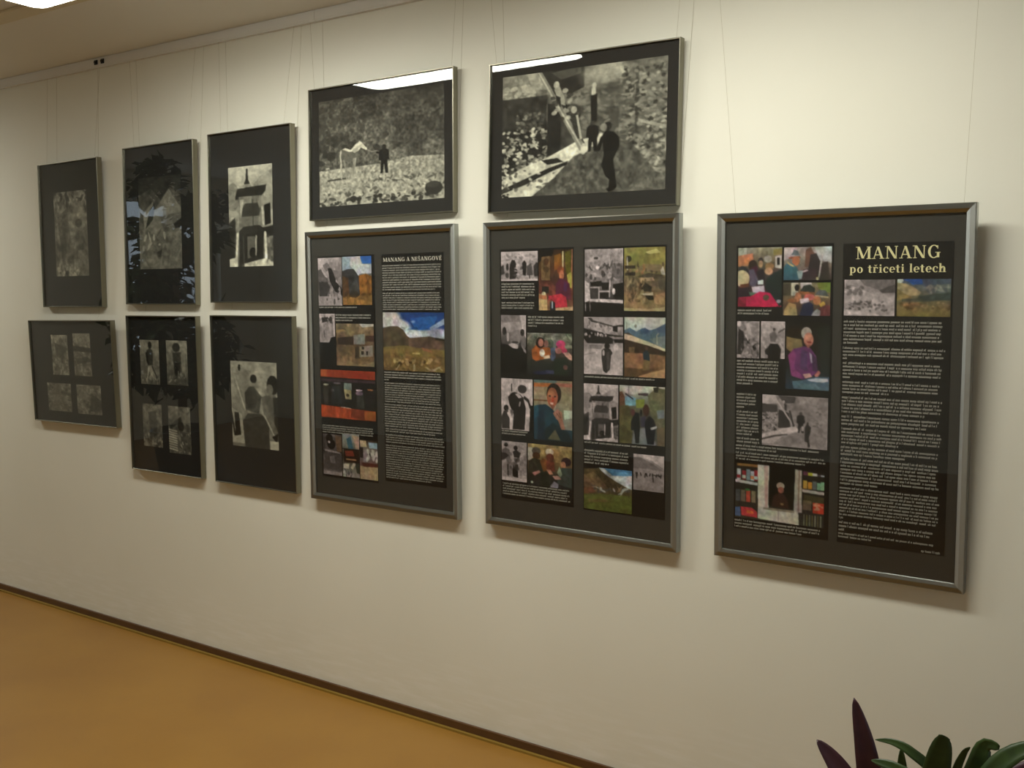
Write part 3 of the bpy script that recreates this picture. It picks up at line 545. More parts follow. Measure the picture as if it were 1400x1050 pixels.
@pic('plain_landscape')
def _(c):
    c.G((20, 70, 150), (40, 96, 176), (170, 176, 196), (120, 96, 58), (128, 100, 56), (124, 98, 56)); c.P((24, 66, 140), [0.2, 0, 1, 0, 1, 0.3, 0.4, 0.3]); c.P((30, 92, 178), [0.45, 0.1, 0.9, 0.06, 0.8, 0.3, 0.55, 0.32])
    c.E((206, 202, 198), 0.1, 0.12, 0.24, 0.2, 1, 0, 0.3); c.E((200, 200, 204), 0.3, 0.22, 0.2, 0.12, 1, 0.3, 0.4); c.E((190, 192, 206), 0.5, 0.36, 0.26, 0.08, 1, 0, 0.4); c.E((196, 198, 210), 0.75, 0.36, 0.3, 0.08, 1, 0, 0.5); c.P((172, 192, 216), [0.76, 0.26, 1, 0.1, 1, 0.2, 0.8, 0.3], 0.8); c.E((170, 176, 200), 0.9, 0.34, 0.2, 0.1, 1, 0, 0.5); c.E((140, 170, 206), 0.5, 0.16, 0.05, 0.03, 0.8, 0, 0.6)
    c.P((84, 70, 52), [0, 0.27, 0.12, 0.24, 0.25, 0.24, 0.34, 0.3, 0.4, 0.4, 0.46, 0.44, 0.5, 0.6, 0, 0.64]); c.P((104, 82, 66), [0.42, 0.44, 0.6, 0.42, 0.76, 0.4, 0.92, 0.44, 1, 0.44, 1, 0.64, 0.44, 0.64]); c.P((52, 46, 36), [0.85, 0.42, 1, 0.44, 1, 0.48, 0.86, 0.46]); c.N(9, 8, 0.4, (0, 0.25, 1, 0.66)); c.P((140, 118, 60), [0, 0.6, 0.35, 0.56, 0.6, 0.6, 1, 0.62, 1, 0.74, 0, 0.74], 0.7); c.P((186, 160, 104), [0.48, 0.68, 0.62, 0.68, 0.6, 0.71, 0.48, 0.71]); c.P((160, 108, 70), [0.62, 0.58, 0.8, 0.64, 0.8, 0.67, 0.66, 0.64])
    c.S(24, (0.15, 0.78, 0.95, 0.87), (0.02, 0.035), ((180, 150, 100), (70, 50, 28), (190, 160, 110)), 0.7); c.N(14, 12, 0.3, (0, 0.7, 1, 1)); c.S(8, (0.2, 0.92, 1, 1), (0.05, 0.012), ((196, 180, 150),), 0.6)

# --- prints on the panel of paired photographs
@pic('group_mono', PK)
def _(c):
    c.G(190, 180, 150, 170); c.N(10, 8, 0.3); c.P(206, [0, 0, 1, 0, 1, 0.25, 0.6, 0.3, 0.3, 0.2, 0, 0.3], 0.6); c.S(30, (0.1, 0.1, 0.9, 0.35), (0.04, 0.03), (150, 120, 210), 0.6)
    c.P(60, [0, 0.5, 0.08, 0.44, 0.1, 0.75, 0, 0.8]); c.E(40, 0.18, 0.52, 0.035, 0.12); c.E(70, 0.17, 0.8, 0.05, 0.09); c.P(44, [0.24, 0.5, 0.3, 0.28, 0.38, 0.3, 0.44, 0.5, 0.46, 0.9, 0.24, 0.94]); c.N(14, 12, 0.4, (0.2, 0.3, 0.5, 0.95)); c.E(220, 0.46, 0.52, 0.05, 0.1); c.S(16, (0.38, 0.5, 0.58, 0.9), (0.03, 0.04), (200, 90, 180), 0.8)
    c.P(36, [0.58, 0.4, 0.64, 0.3, 0.7, 0.42, 0.68, 0.82, 0.6, 0.8]); c.P(80, [0.7, 0.5, 0.82, 0.4, 0.86, 0.8, 0.7, 0.8]); c.P(56, [0.88, 0.5, 0.96, 0.38, 1, 0.4, 1, 0.85, 0.9, 0.85]); c.L(60, 0.012, [0.77, 0.78, 0.78, 0.95]); c.P(205, [0, 0.94, 1, 0.92, 1, 1, 0, 1])
@pic('red_robe')
def _(c):
    c.G((60, 40, 24), (92, 60, 34), (90, 50, 40), (120, 60, 50), (120, 90, 60)); c.N(7, 8, 0.4); c.P((24, 20, 16), [0, 0, 0.45, 0, 0.4, 0.1, 0, 0.2]); c.P((120, 92, 58), [0.08, 0.12, 0.34, 0.1, 0.34, 0.5, 0.08, 0.5]); c.E((84, 54, 30), 0.22, 0.2, 0.08, 0.06); c.E((84, 60, 34), 0.22, 0.32, 0.09, 0.05); c.P((140, 84, 30), [0.46, 0.1, 0.66, 0.06, 0.7, 0.3, 0.46, 0.34]); c.L((210, 190, 140), 0.02, [0.71, 0.05, 0.71, 0.27]); c.P((96, 88, 20), [0.76, 0.05, 0.94, 0.02, 0.94, 0.4, 0.8, 0.4]); c.L((190, 120, 90), 0.012, [0.97, 0, 0.96, 0.6])
    c.P((176, 160, 70), [0.82, 0.42, 0.96, 0.36, 0.96, 0.64, 0.88, 0.6]); c.E((140, 72, 36), 0.64, 0.34, 0.1, 0.07); c.E((206, 120, 84), 0.67, 0.42, 0.07, 0.08); c.P((92, 30, 56), [0.5, 0.56, 0.6, 0.47, 0.74, 0.48, 0.9, 0.56, 0.94, 0.82, 0.5, 0.82]); c.P((66, 34, 84), [0.74, 0.52, 0.84, 0.56, 0.82, 0.7, 0.72, 0.66], 0.7); c.P((200, 44, 66), [0.28, 0.76, 0.5, 0.74, 0.66, 0.72, 0.8, 0.78, 0.84, 0.94, 0.5, 0.95, 0.44, 0.84, 0.3, 0.82])
    c.P((190, 160, 110), [0, 0.72, 0.24, 0.74, 0.26, 1, 0, 1]); c.P((200, 100, 60), [0, 0.74, 0.24, 0.75, 0.24, 0.82, 0, 0.8], 0.7); c.P((40, 34, 30), [0.1, 0.6, 0.3, 0.6, 0.3, 0.72, 0.1, 0.7]); c.E((210, 196, 160), 0.15, 0.72, 0.06, 0.03); c.B((30, 30, 40), 0.34, 0.86, 0.48, 1); c.L((200, 210, 230), 0.015, [0.4, 0.86, 0.4, 0.95]); c.P((200, 160, 120), [0.5, 0.96, 1, 0.93, 1, 1, 0.5, 1]); c.N(14, 18, 0.25)
@pic('elder_mono', PK)
def _(c):
    c.G(150, 160, 110, 24, 18, 16); c.N(5, 8, 0.3, (0, 0, 1, 0.5)); c.P(206, [0.76, 0, 1, 0, 1, 0.4, 0.86, 0.28]); c.P(120, [0, 0, 0.7, 0, 0.8, 0.12, 0, 0.12], 0.7); c.P(190, [0.08, 0.14, 0.4, 0.14, 0.36, 0.3, 0.06, 0.28], 0.7); c.E(50, 0.14, 0.28, 0.08, 0.07); c.E(150, 0.53, 0.24, 0.14, 0.12); c.E(66, 0.54, 0.3, 0.1, 0.03); c.E(140, 0.56, 0.4, 0.2, 0.14, 0.9); c.E(190, 0.28, 0.38, 0.05, 0.08); c.E(44, 0.85, 0.3, 0.08, 0.06); c.E(120, 0.9, 0.5, 0.1, 0.08); c.P(200, [0.3, 0.5, 0.5, 0.48, 0.7, 0.52, 0.66, 0.58, 0.32, 0.56]); c.E(60, 0.56, 0.47, 0.14, 0.02)
    c.P((22, 22, 22), [0, 0.5, 0.3, 0.52, 0.6, 0.6, 0.8, 0.56, 1, 0.66, 1, 1, 0, 1]); c.P(150, [0.84, 0.54, 1, 0.6, 1, 0.66, 0.9, 0.62]); c.P((14, 14, 14), [0, 0.72, 1, 0.74, 1, 1, 0, 1])
@pic('girls_colour')
def _(c):
    c.G((110, 112, 100), (96, 98, 84), (70, 60, 56), (40, 44, 40), (30, 34, 36)); c.N(8, 12, 0.5, (0, 0, 1, 0.5)); c.S(30, (0, 0, 1, 0.35), (0.09, 0.025), ((150, 150, 130), (60, 80, 64), (120, 124, 110)), 0.8)
    c.P((170, 88, 40), [0.1, 0.42, 0.2, 0.3, 0.3, 0.34, 0.5, 0.34, 0.56, 0.5, 0.4, 0.62, 0.2, 0.68, 0.12, 0.62]); c.E((44, 30, 26), 0.3, 0.24, 0.1, 0.13); c.E((196, 130, 108), 0.31, 0.24, 0.06, 0.09); c.E((150, 100, 88), 0.43, 0.26, 0.05, 0.08); c.E((224, 206, 200), 0.34, 0.48, 0.06, 0.09); c.P((200, 170, 150), [0.36, 0.56, 0.5, 0.52, 0.52, 0.6, 0.38, 0.62]); c.P((76, 88, 120), [0.52, 0.36, 0.62, 0.34, 0.64, 0.66, 0.54, 0.66])
    c.E((200, 60, 110), 0.75, 0.26, 0.1, 0.09); c.P((206, 60, 100), [0.64, 0.36, 0.8, 0.28, 0.9, 0.42, 0.84, 0.5, 0.76, 0.44]); c.E((170, 110, 106), 0.7, 0.42, 0.07, 0.07); c.P((196, 150, 140), [0.8, 0.46, 0.92, 0.44, 1, 0.54, 1, 0.64, 0.9, 0.6]); c.P((30, 44, 34), [0.6, 0.6, 0.9, 0.56, 0.9, 1, 0.6, 1], 0.8); c.P((56, 60, 100), [0.42, 0.88, 0.6, 0.88, 0.6, 0.97, 0.42, 0.97]); c.P((28, 34, 70), [0.14, 0.92, 0.42, 0.9, 0.42, 1, 0.14, 1]); c.E((110, 70, 64), 0.85, 0.8, 0.05, 0.06, 0.8); c.N(10, 10, 0.3)
@pic('digging_mono', PK)
def _(c):
    c.G(205, 200, 205, 210); c.N(4, 5, 0.12); c.P(180, [0.36, 0, 0.54, 0, 0.54, 0.12, 0.4, 0.24]); c.P(34, [0.22, 0.36, 0.34, 0.28, 0.44, 0.26, 0.6, 0.3, 0.7, 0.36, 0.78, 0.56, 0.74, 0.98, 0.36, 0.98, 0.4, 0.7, 0.26, 0.5]); c.E(60, 0.67, 0.2, 0.14, 0.08); c.P(190, [0.44, 0.3, 0.56, 0.28, 0.66, 0.36, 0.56, 0.38]); c.L(40, 0.018, [0.34, 0.12, 0.34, 0.24]); c.L(44, 0.03, [0.74, 0.36, 0.86, 0.42, 0.92, 0.54]); c.L(190, 0.02, [0.6, 0.46, 0.58, 0.52]); c.E(30, 0.16, 0.58, 0.08, 0.06); c.P(60, [0.08, 0.64, 0.2, 0.6, 0.28, 0.74, 0.26, 0.98, 0.02, 0.98, 0.0, 0.76]); c.P(120, [0.28, 0.6, 0.4, 0.62, 0.34, 0.74]); c.L(226, 0.03, [0.22, 0.68, 0.31, 0.78, 0.3, 0.98])
    c.P(16, [0.92, 0.5, 1, 0.5, 1, 1, 0.88, 1]); c.N(10, 10, 0.2)
@pic('smiling_man')
def _(c):
    c.G((150, 130, 100), (160, 146, 116), (150, 140, 116), (110, 120, 110), (80, 84, 76)); c.P((96, 120, 116), [0, 0, 0.6, 0, 0.6, 0.05, 0, 0.05]); c.P((196, 112, 56), [0, 0.06, 0.5, 0.05, 0.5, 0.11, 0, 0.12]); c.P((186, 110, 92), [0.56, 0.04, 1, 0.04, 1, 0.1, 0.56, 0.1]); c.B((120, 80, 50), 0, 0.33, 0.4, 0.35); c.N(8, 5, 0.25, (0, 0.1, 1, 0.5)); c.P((206, 214, 196), [0.78, 0.48, 1, 0.48, 1, 0.62, 0.8, 0.66]); c.P((150, 150, 136), [0.76, 0.64, 1, 0.6, 1, 0.8, 0.8, 0.8])
    c.P((30, 66, 84), [0, 0.46, 0.1, 0.42, 0.32, 0.4, 0.5, 0.48, 0.62, 0.6, 0.76, 0.8, 1, 0.8, 1, 1, 0, 1]); c.P((22, 36, 56), [0.1, 0.5, 0.28, 0.5, 0.3, 1, 0.1, 1], 0.6); c.P((36, 92, 112), [0, 0.44, 0.12, 0.42, 0.14, 0.6, 0, 0.66], 0.7); c.P((20, 34, 40), [0.3, 0.8, 0.5, 0.7, 0.9, 0.84, 1, 1, 0.3, 1], 0.7); c.P((96, 92, 70), [0.36, 0.98, 0.56, 0.8, 0.7, 0.98])
    c.E((40, 28, 24), 0.53, 0.22, 0.19, 0.17); c.E((176, 98, 68), 0.49, 0.28, 0.14, 0.16); c.E((198, 126, 92), 0.46, 0.24, 0.09, 0.07, 0.7); c.E((200, 70, 40), 0.5, 0.32, 0.035, 0.05, 0.8); c.P((220, 190, 170), [0.42, 0.365, 0.52, 0.37, 0.5, 0.4, 0.44, 0.395]); c.E((50, 30, 26), 0.42, 0.26, 0.03, 0.012); c.E((50, 30, 26), 0.56, 0.265, 0.03, 0.012); c.P((140, 84, 64), [0.42, 0.4, 0.56, 0.42, 0.5, 0.49])
    c.P((184, 120, 100), [0.5, 0.54, 0.62, 0.47, 0.74, 0.52, 0.76, 0.66, 0.82, 0.8, 0.72, 0.8, 0.64, 0.66, 0.58, 0.62]); c.L((110, 62, 52), 0.008, [0.6, 0.54, 0.68, 0.6]); c.L((110, 62, 52), 0.008, [0.66, 0.52, 0.7, 0.6])
@pic('pair_mono', PK)
def _(c):
    c.G(180, 172, 166, 190); c.N(6, 9, 0.25); c.E(34, 0.18, 0.1, 0.08, 0.05); c.E(40, 0.56, 0.16, 0.08, 0.06); c.P(110, [0.02, 0.24, 0.16, 0.16, 0.32, 0.22, 0.36, 0.46, 0.04, 0.46]); c.P(54, [0, 0.3, 0.14, 0.3, 0.3, 0.36, 0.1, 0.48, 0, 0.5]); c.P(50, [0.44, 0.26, 0.58, 0.2, 0.76, 0.28, 0.7, 0.4, 0.5, 0.4]); c.P(120, [0.2, 0.46, 0.4, 0.44, 0.42, 0.86, 0.18, 0.86]); c.P(26, [0.44, 0.6, 0.66, 0.56, 0.66, 0.9, 0.42, 0.88]); c.P(150, [0.1, 0.56, 0.22, 0.5, 0.2, 0.9, 0.06, 0.86]); c.S(20, (0.3, 0.3, 0.7, 0.9), (0.05, 0.04), (60, 150, 110), 0.7); c.P(140, [0.72, 0.4, 1, 0.3, 1, 0.84, 0.7, 0.84], 0.7); c.N(12, 16, 0.3, (0.6, 0.2, 1, 0.9)); c.P(210, [0, 0.9, 0.5, 0.92, 1, 0.9, 1, 1, 0, 1]); c.L(36, 0.02, [0.25, 0.6, 0.26, 0.86])
@pic('seated_men')
def _(c):
    c.G((180, 150, 96), (160, 132, 84), (110, 84, 60), (50, 46, 42), (34, 40, 42)); c.N(9, 10, 0.4, (0, 0, 1, 0.4)); c.P((196, 186, 170), [0, 0.1, 0.14, 0.1, 0.1, 0.4, 0, 0.4]); c.E((92, 84, 76), 0.2, 0.17, 0.1, 0.09); c.E((84, 54, 34), 0.2, 0.28, 0.09, 0.08); c.P((54, 52, 44), [0.02, 0.42, 0.14, 0.34, 0.3, 0.38, 0.4, 0.6, 0.3, 0.72, 0.02, 0.7]); c.P((132, 78, 44), [0.28, 0.4, 0.36, 0.32, 0.46, 0.38, 0.48, 0.6, 0.36, 0.64])
    c.E((216, 206, 186), 0.5, 0.17, 0.09, 0.08); c.E((112, 60, 48), 0.51, 0.3, 0.09, 0.1); c.P((120, 60, 46), [0.42, 0.4, 0.6, 0.38, 0.62, 0.62, 0.44, 0.6]); c.P((200, 140, 110), [0.42, 0.58, 0.52, 0.58, 0.58, 0.68, 0.5, 0.7]); c.E((52, 34, 40), 0.87, 0.36, 0.11, 0.1); c.E((176, 120, 90), 0.8, 0.44, 0.06, 0.08); c.P((60, 72, 70), [0.7, 0.6, 0.78, 0.5, 1, 0.5, 1, 0.96, 0.66, 0.9]); c.P((150, 160, 140), [0.66, 0.64, 0.72, 0.48, 0.78, 0.66, 0.74, 0.74]); c.P((206, 150, 140), [0.56, 0.72, 0.7, 0.7, 0.76, 0.78, 0.62, 0.8]); c.P((206, 140, 130), [0.1, 0.7, 0.26, 0.62, 0.3, 0.66, 0.16, 0.76]); c.P((36, 42, 34), [0.3, 0.66, 0.46, 0.64, 0.5, 1, 0.28, 1]); c.P((150, 146, 156), [0.52, 0.96, 0.6, 0.84, 0.7, 0.9, 0.68, 1, 0.52, 1]); c.E((190, 196, 180), 0.1, 0.92, 0.03, 0.025); c.N(12, 12, 0.25)
@pic('village_mono', PK)
def _(c):
    c.G(170, 164, 150, 110, 60, 40); c.N(6, 7, 0.2); c.E(140, 0.42, 0.08, 0.2, 0.08, 0.7, 0, 0.5); c.E(60, 0.3, 0.15, 0.06, 0.02); c.L(200, 0.006, [0.65, 0.12, 0.65, 0.4]); c.S(22, (0.06, 0.24, 1, 0.32), (0.06, 0.02), (56, 80, 190), 0.8); c.E(230, 0.34, 0.3, 0.05, 0.03); c.S(40, (0.05, 0.34, 1, 0.5), (0.05, 0.035), (80, 60, 190, 120, 170), 0.75); c.P(90, [0.7, 0.24, 1, 0.24, 1, 0.48, 0.7, 0.46], 0.6)
    c.P(26, [0.15, 0.53, 0.44, 0.51, 0.46, 0.6, 0.16, 0.6]); c.P(30, [0.44, 0.54, 0.64, 0.54, 0.64, 0.66, 0.46, 0.66]); c.P(24, [0.74, 0.57, 1, 0.54, 1, 0.8, 0.76, 0.8]); c.B(64, 0.16, 0.63, 0.36, 0.78); c.B(24, 0.4, 0.7, 0.62, 0.8); c.P(200, [0, 0.5, 0.12, 0.55, 0.16, 0.82, 0, 0.86]); c.L(205, 0.012, [0.38, 0.62, 0.38, 0.8]); c.L(205, 0.01, [0.4, 0.68, 0.66, 0.68]); c.L(210, 0.012, [0.66, 0.5, 0.65, 0.76]); c.L(190, 0.008, [0.16, 0.615, 0.36, 0.62]); c.E(216, 0.76, 0.68, 0.04, 0.05); c.P(214, [0.14, 0.8, 0.5, 0.8, 1, 0.82, 1, 0.87, 0.14, 0.84]); c.P(24, [0, 0.85, 0.2, 0.86, 1, 0.88, 1, 1, 0, 1]); c.L(170, 0.012, [0.03, 0.88, 0.03, 1]); c.L(150, 0.01, [0.14, 0.85, 0.15, 1]); c.N(16, 18, 0.25)
@pic('village_colour')
def _(c):
    c.G((140, 134, 70), (134, 126, 64), (120, 112, 70), (112, 96, 74), (130, 108, 76), (150, 122, 84)); c.N(7, 6, 0.22); c.P((190, 184, 110), [0.52, 0.08, 0.78, 0.03, 0.88, 0.09, 0.6, 0.11]); c.E((60, 56, 40), 0.12, 0.18, 0.07, 0.05); c.L((200, 196, 180), 0.012, [0.08, 0.16, 0.09, 0.34]); c.B((52, 44, 34), 0.02, 0.28, 0.28, 0.33); c.P((120, 100, 80), [0.3, 0.32, 0.5, 0.26, 0.9, 0.28, 0.9, 0.4, 0.3, 0.38], 0.8); c.S(18, (0.1, 0.27, 0.95, 0.4), (0.05, 0.02), ((70, 56, 44), (160, 130, 90), (140, 90, 64)), 0.8); c.P((50, 44, 34), [0.02, 0.4, 0.28, 0.38, 0.28, 0.44, 0.02, 0.44]); c.P((186, 184, 166), [0.88, 0.36, 0.94, 0.3, 1, 0.44, 0.9, 0.43])
    c.P((74, 64, 50), [0.34, 0.46, 0.6, 0.4, 0.94, 0.44, 0.9, 0.5, 0.6, 0.48]); c.P((164, 136, 106), [0.36, 0.48, 0.7, 0.47, 0.74, 0.52, 0.4, 0.54]); c.P((46, 42, 32), [0.36, 0.54, 0.5, 0.54, 0.68, 0.62, 0.66, 0.7, 0.44, 0.68]); c.P((36, 36, 26), [0.5, 0.74, 0.78, 0.76, 0.72, 0.82, 0.6, 0.82]); c.P((190, 176, 150), [0.4, 0.72, 0.6, 0.72, 0.7, 0.7, 0.72, 0.75, 0.5, 0.75]); c.S(34, (0, 0.5, 0.5, 0.86), (0.06, 0.025), ((80, 70, 50), (160, 140, 104), (104, 84, 56)), 0.7); c.P((88, 82, 66), [0.8, 0.46, 1, 0.46, 1, 0.68, 0.86, 0.66], 0.8); c.P((180, 140, 100), [0.7, 0.76, 1, 0.7, 1, 0.9, 0.76, 0.88], 0.7); c.N(14, 16, 0.3, (0, 0.35, 1, 1)); c.P((196, 176, 132), [0, 0.95, 0.6, 0.96, 1, 0.93, 1, 1, 0, 1], 0.7)
@pic('monk_mono', PK)
def _(c):
    c.G(170, 176, 150, 190, 196, 196); c.N(5, 6, 0.15); c.P(60, [0.1, 0.02, 0.2, 0.02, 0.24, 0.06, 0.74, 0.15, 0.74, 0.17, 0.2, 0.09]); c.P(36, [0.74, 0.16, 0.86, 0.14, 0.86, 0.26, 0.74, 0.24]); c.P(50, [0.84, 0.14, 1, 0.13, 1, 0.17, 0.86, 0.17]); c.S(20, (0.1, 0.1, 0.7, 0.24), (0.03, 0.02), (130, 210, 90), 0.7); c.P(36, [0, 0.2, 0.4, 0.26, 0.66, 0.3, 1, 0.32, 1, 0.34, 0.6, 0.33, 0, 0.24]); c.P(34, [0, 0.24, 0.3, 0.26, 0.6, 0.32, 0.76, 0.38, 0.74, 0.46, 0.1, 0.46, 0, 0.38]); c.S(22, (0.02, 0.26, 0.6, 0.34), (0.02, 0.02), (220, 190), 0.8); c.P(28, [0.76, 0.38, 1, 0.38, 1, 0.44, 0.78, 0.44]); c.N(14, 10, 0.3, (0, 0.2, 1, 0.46))
    c.P(120, [0.14, 0.48, 0.5, 0.48, 0.46, 0.56, 0.16, 0.55], 0.7); c.E(34, 0.6, 0.5, 0.07, 0.05); c.P(46, [0.46, 0.58, 0.52, 0.54, 0.68, 0.55, 0.74, 0.62, 0.7, 0.66, 0.67, 0.9, 0.58, 0.97, 0.5, 0.93, 0.46, 0.72]); c.P(90, [0.58, 0.6, 0.66, 0.6, 0.66, 0.88, 0.6, 0.92], 0.7); c.E(190, 0.51, 0.62, 0.03, 0.05); c.E(216, 0.82, 0.52, 0.06, 0.06); c.L(150, 0.008, [0.02, 0.66, 0.3, 0.62])
@pic('roof_colour')
def _(c):
    c.G((196, 196, 180), (186, 190, 186), (120, 130, 130), (110, 84, 60), (140, 100, 70), (130, 92, 58)); c.P((80, 104, 124), [0, 0.22, 0.14, 0.18, 0.3, 0.24, 0.44, 0.18, 0.6, 0.22, 0.8, 0.18, 1, 0.1, 1, 0.5, 0.6, 0.4, 0, 0.32]); c.P((48, 76, 104), [0.4, 0.22, 0.5, 0.17, 0.62, 0.22, 0.56, 0.28, 0.4, 0.28], 0.8); c.P((64, 84, 116), [0.78, 0.18, 1, 0.1, 1, 0.26, 0.84, 0.26], 0.7); c.P((120, 130, 126), [0.6, 0.36, 1, 0.3, 1, 0.52, 0.8, 0.46], 0.8); c.L((170, 166, 150), 0.01, [0.8, 0.44, 0.79, 0.3, 0.83, 0.27]); c.P((70, 64, 50), [0, 0.27, 0.1, 0.26, 0.28, 0.33, 0, 0.34]); c.L((120, 116, 104), 0.008, [0.06, 0.1, 0.06, 0.24]); c.E((130, 126, 112), 0.28, 0.15, 0.03, 0.03)
    c.P((206, 190, 158), [0, 0.28, 0.2, 0.31, 0.6, 0.41, 1, 0.52, 1, 0.56, 0.6, 0.47, 0, 0.37]); c.P((60, 44, 34), [0, 0.37, 0.3, 0.42, 0.6, 0.47, 1, 0.56, 1, 0.62, 0.5, 0.6, 0, 0.6]); c.P((116, 88, 62), [0.12, 0.5, 0.26, 0.5, 0.26, 0.6, 0.12, 0.6]); c.P((150, 106, 76), [0, 0.6, 0.5, 0.6, 1, 0.64, 1, 0.78, 0.5, 0.88, 0, 0.86]); c.N(10, 12, 0.3, (0, 0.5, 1, 0.9)); c.P((100, 72, 46), [0, 0.84, 0.5, 0.86, 0.8, 0.84, 0.4, 1, 0, 1]); c.P((196, 148, 104), [0.36, 0.98, 0.7, 0.9, 1, 0.84, 1, 1, 0.36, 1]); c.E((90, 66, 56), 0.55, 0.51, 0.035, 0.03); c.P((32, 48, 58), [0.46, 0.58, 0.56, 0.54, 0.62, 0.6, 0.63, 0.72, 0.47, 0.7]); c.P((120, 104, 60), [0.47, 0.72, 0.63, 0.72, 0.62, 0.88, 0.46, 0.88], 0.8)
@pic('chorten_small', PK)
def _(c): chorten(c, 204, 0)
@pic('lane_colour')
def _(c):
    c.G((206, 200, 190), (150, 150, 140), (96, 94, 74), (90, 88, 74), (88, 86, 80), (96, 96, 92)); c.P((206, 202, 196), [0, 0, 0.7, 0, 0.64, 0.1, 0.3, 0.16, 0.1, 0.12]); c.P((110, 74, 54), [0, 0.12, 0.06, 0.11, 0.12, 0.2, 0.12, 0.4, 0, 0.4]); c.P((120, 168, 192), [0.12, 0.2, 0.24, 0.18, 0.38, 0.22, 0.36, 0.34, 0.14, 0.36]); c.L((44, 44, 60), 0.012, [0.14, 0.15, 0.3, 0.23]); c.L((60, 60, 60), 0.005, [0.21, 0.0, 0.21, 0.14]); c.P((72, 52, 62), [0.42, 0.13, 0.64, 0.12, 0.62, 0.17, 0.42, 0.16]); c.P((140, 150, 60), [0.36, 0.24, 0.56, 0.22, 0.54, 0.36, 0.38, 0.38]); c.P((92, 86, 50), [0, 0.36, 0.2, 0.34, 0.3, 0.5, 0.28, 1, 0, 1]); c.N(8, 12, 0.3, (0, 0.3, 0.3, 1))
    c.P((110, 108, 80), [0.62, 0.16, 0.8, 0.02, 1, 0.04, 1, 0.9, 0.84, 0.7, 0.7, 0.5]); c.P((40, 40, 32), [0.74, 0.02, 0.86, 0, 0.84, 0.1, 0.76, 0.1]); c.N(8, 14, 0.3, (0.6, 0, 1, 1)); c.P((130, 146, 156), [0.82, 0.4, 0.98, 0.38, 0.98, 0.52, 0.84, 0.54], 0.8); c.P((120, 96, 70), [0.82, 0.72, 1, 0.66, 1, 1, 0.84, 1], 0.8); c.P((128, 130, 138), [0.28, 1, 0.34, 0.74, 0.6, 0.7, 0.8, 0.96, 0.8, 1])
    c.P((20, 26, 32), [0.26, 0.62, 0.34, 0.46, 0.44, 0.46, 0.46, 0.72, 0.44, 0.98, 0.36, 0.98, 0.33, 0.76, 0.26, 0.76]); c.E((90, 50, 50), 0.3, 0.46, 0.05, 0.06); c.P((62, 60, 84), [0.46, 0.54, 0.58, 0.5, 0.6, 0.68, 0.48, 0.7]); c.E((70, 40, 34), 0.59, 0.41, 0.07, 0.1); c.P((16, 22, 34), [0.56, 0.6, 0.66, 0.5, 0.76, 0.56, 0.8, 0.68, 0.76, 0.98, 0.62, 0.98, 0.58, 0.8]); c.P((196, 196, 190), [0.68, 0.7, 0.82, 0.66, 0.82, 0.7, 0.7, 0.74]); c.E((26, 26, 28), 0.48, 0.46, 0.03, 0.06)
@pic('green_valley')
def _(c):
    c.G((70, 60, 46), (96, 82, 58), (110, 90, 62), (104, 96, 60), (92, 100, 44), (88, 96, 40)); c.P((34, 32, 28), [0, 0, 0.3, 0, 0.3, 0.06, 0, 0.1]); c.P((72, 124, 178), [0.32, 0, 1, 0, 1, 0.2, 0.5, 0.16]); c.P((196, 196, 200), [0.32, 0, 0.44, 0.02, 0.6, 0.16, 1, 0.12, 1, 0.44, 0.9, 0.4, 0.5, 0.2, 0.34, 0.04]); c.E((110, 164, 208), 0.8, 0.1, 0.18, 0.06, 0.8, 0, 0.5); c.P((84, 72, 48), [0.3, 0.02, 0.5, 0.18, 0.7, 0.3, 0.9, 0.42, 1, 0.48, 1, 0.6, 0, 0.6, 0, 0.06, 0.28, 0.03]); c.P((122, 96, 70), [0, 0.2, 0.2, 0.12, 0.3, 0.2, 0.5, 0.45, 0.2, 0.6, 0, 0.55], 0.8); c.N(10, 10, 0.4, (0, 0.05, 1, 0.6)); c.S(22, (0.2, 0.44, 0.95, 0.56), (0.06, 0.018), ((196, 196, 190), (80, 80, 80), (160, 130, 100)), 0.8); c.P((120, 72, 50), [0, 0.5, 0.2, 0.48, 0.26, 0.6, 0, 0.66], 0.7); c.P((96, 108, 44), [0, 0.66, 0.4, 0.6, 1, 0.58, 1, 0.9, 0, 0.9], 0.7); c.N(7, 14, 0.2, (0, 0.6, 1, 1)); c.P((120, 100, 60), [0.1, 0.76, 0.5, 0.72, 0.5, 0.78, 0.1, 0.84], 0.6)
@pic('riders_mono', PK)
def _(c):
    c.G(186, 160, 146, 136, 132); c.P(206, [0, 0, 1, 0, 1, 0.36, 0.6, 0.16, 0.2, 0.06, 0, 0.1]); c.P(112, [0, 0.1, 0.2, 0.08, 0.5, 0.18, 0.8, 0.32, 1, 0.42, 0.6, 0.4, 0, 0.4], 0.8); c.N(8, 8, 0.15); c.P(150, [0, 0.42, 1, 0.46, 1, 1, 0, 1], 0.6)
    for k, (x, h) in enumerate(((0.1, 0.14), (0.14, 0.1), (0.24, 0.06), (0.4, 0.1), (0.43, 0.07), (0.55, 0.05), (0.63, 0.2), (0.76, 0.06), (0.82, 0.05), (0.9, 0.08))): c.L(34, 0.018, [x, 0.52, x+0.02*(-1)**k, 0.52+h])
    c.L(44, 0.014, [0.68, 0.54, 0.9, 0.55]); c.N(10, 16, 0.12, (0, 0.4, 1, 1))

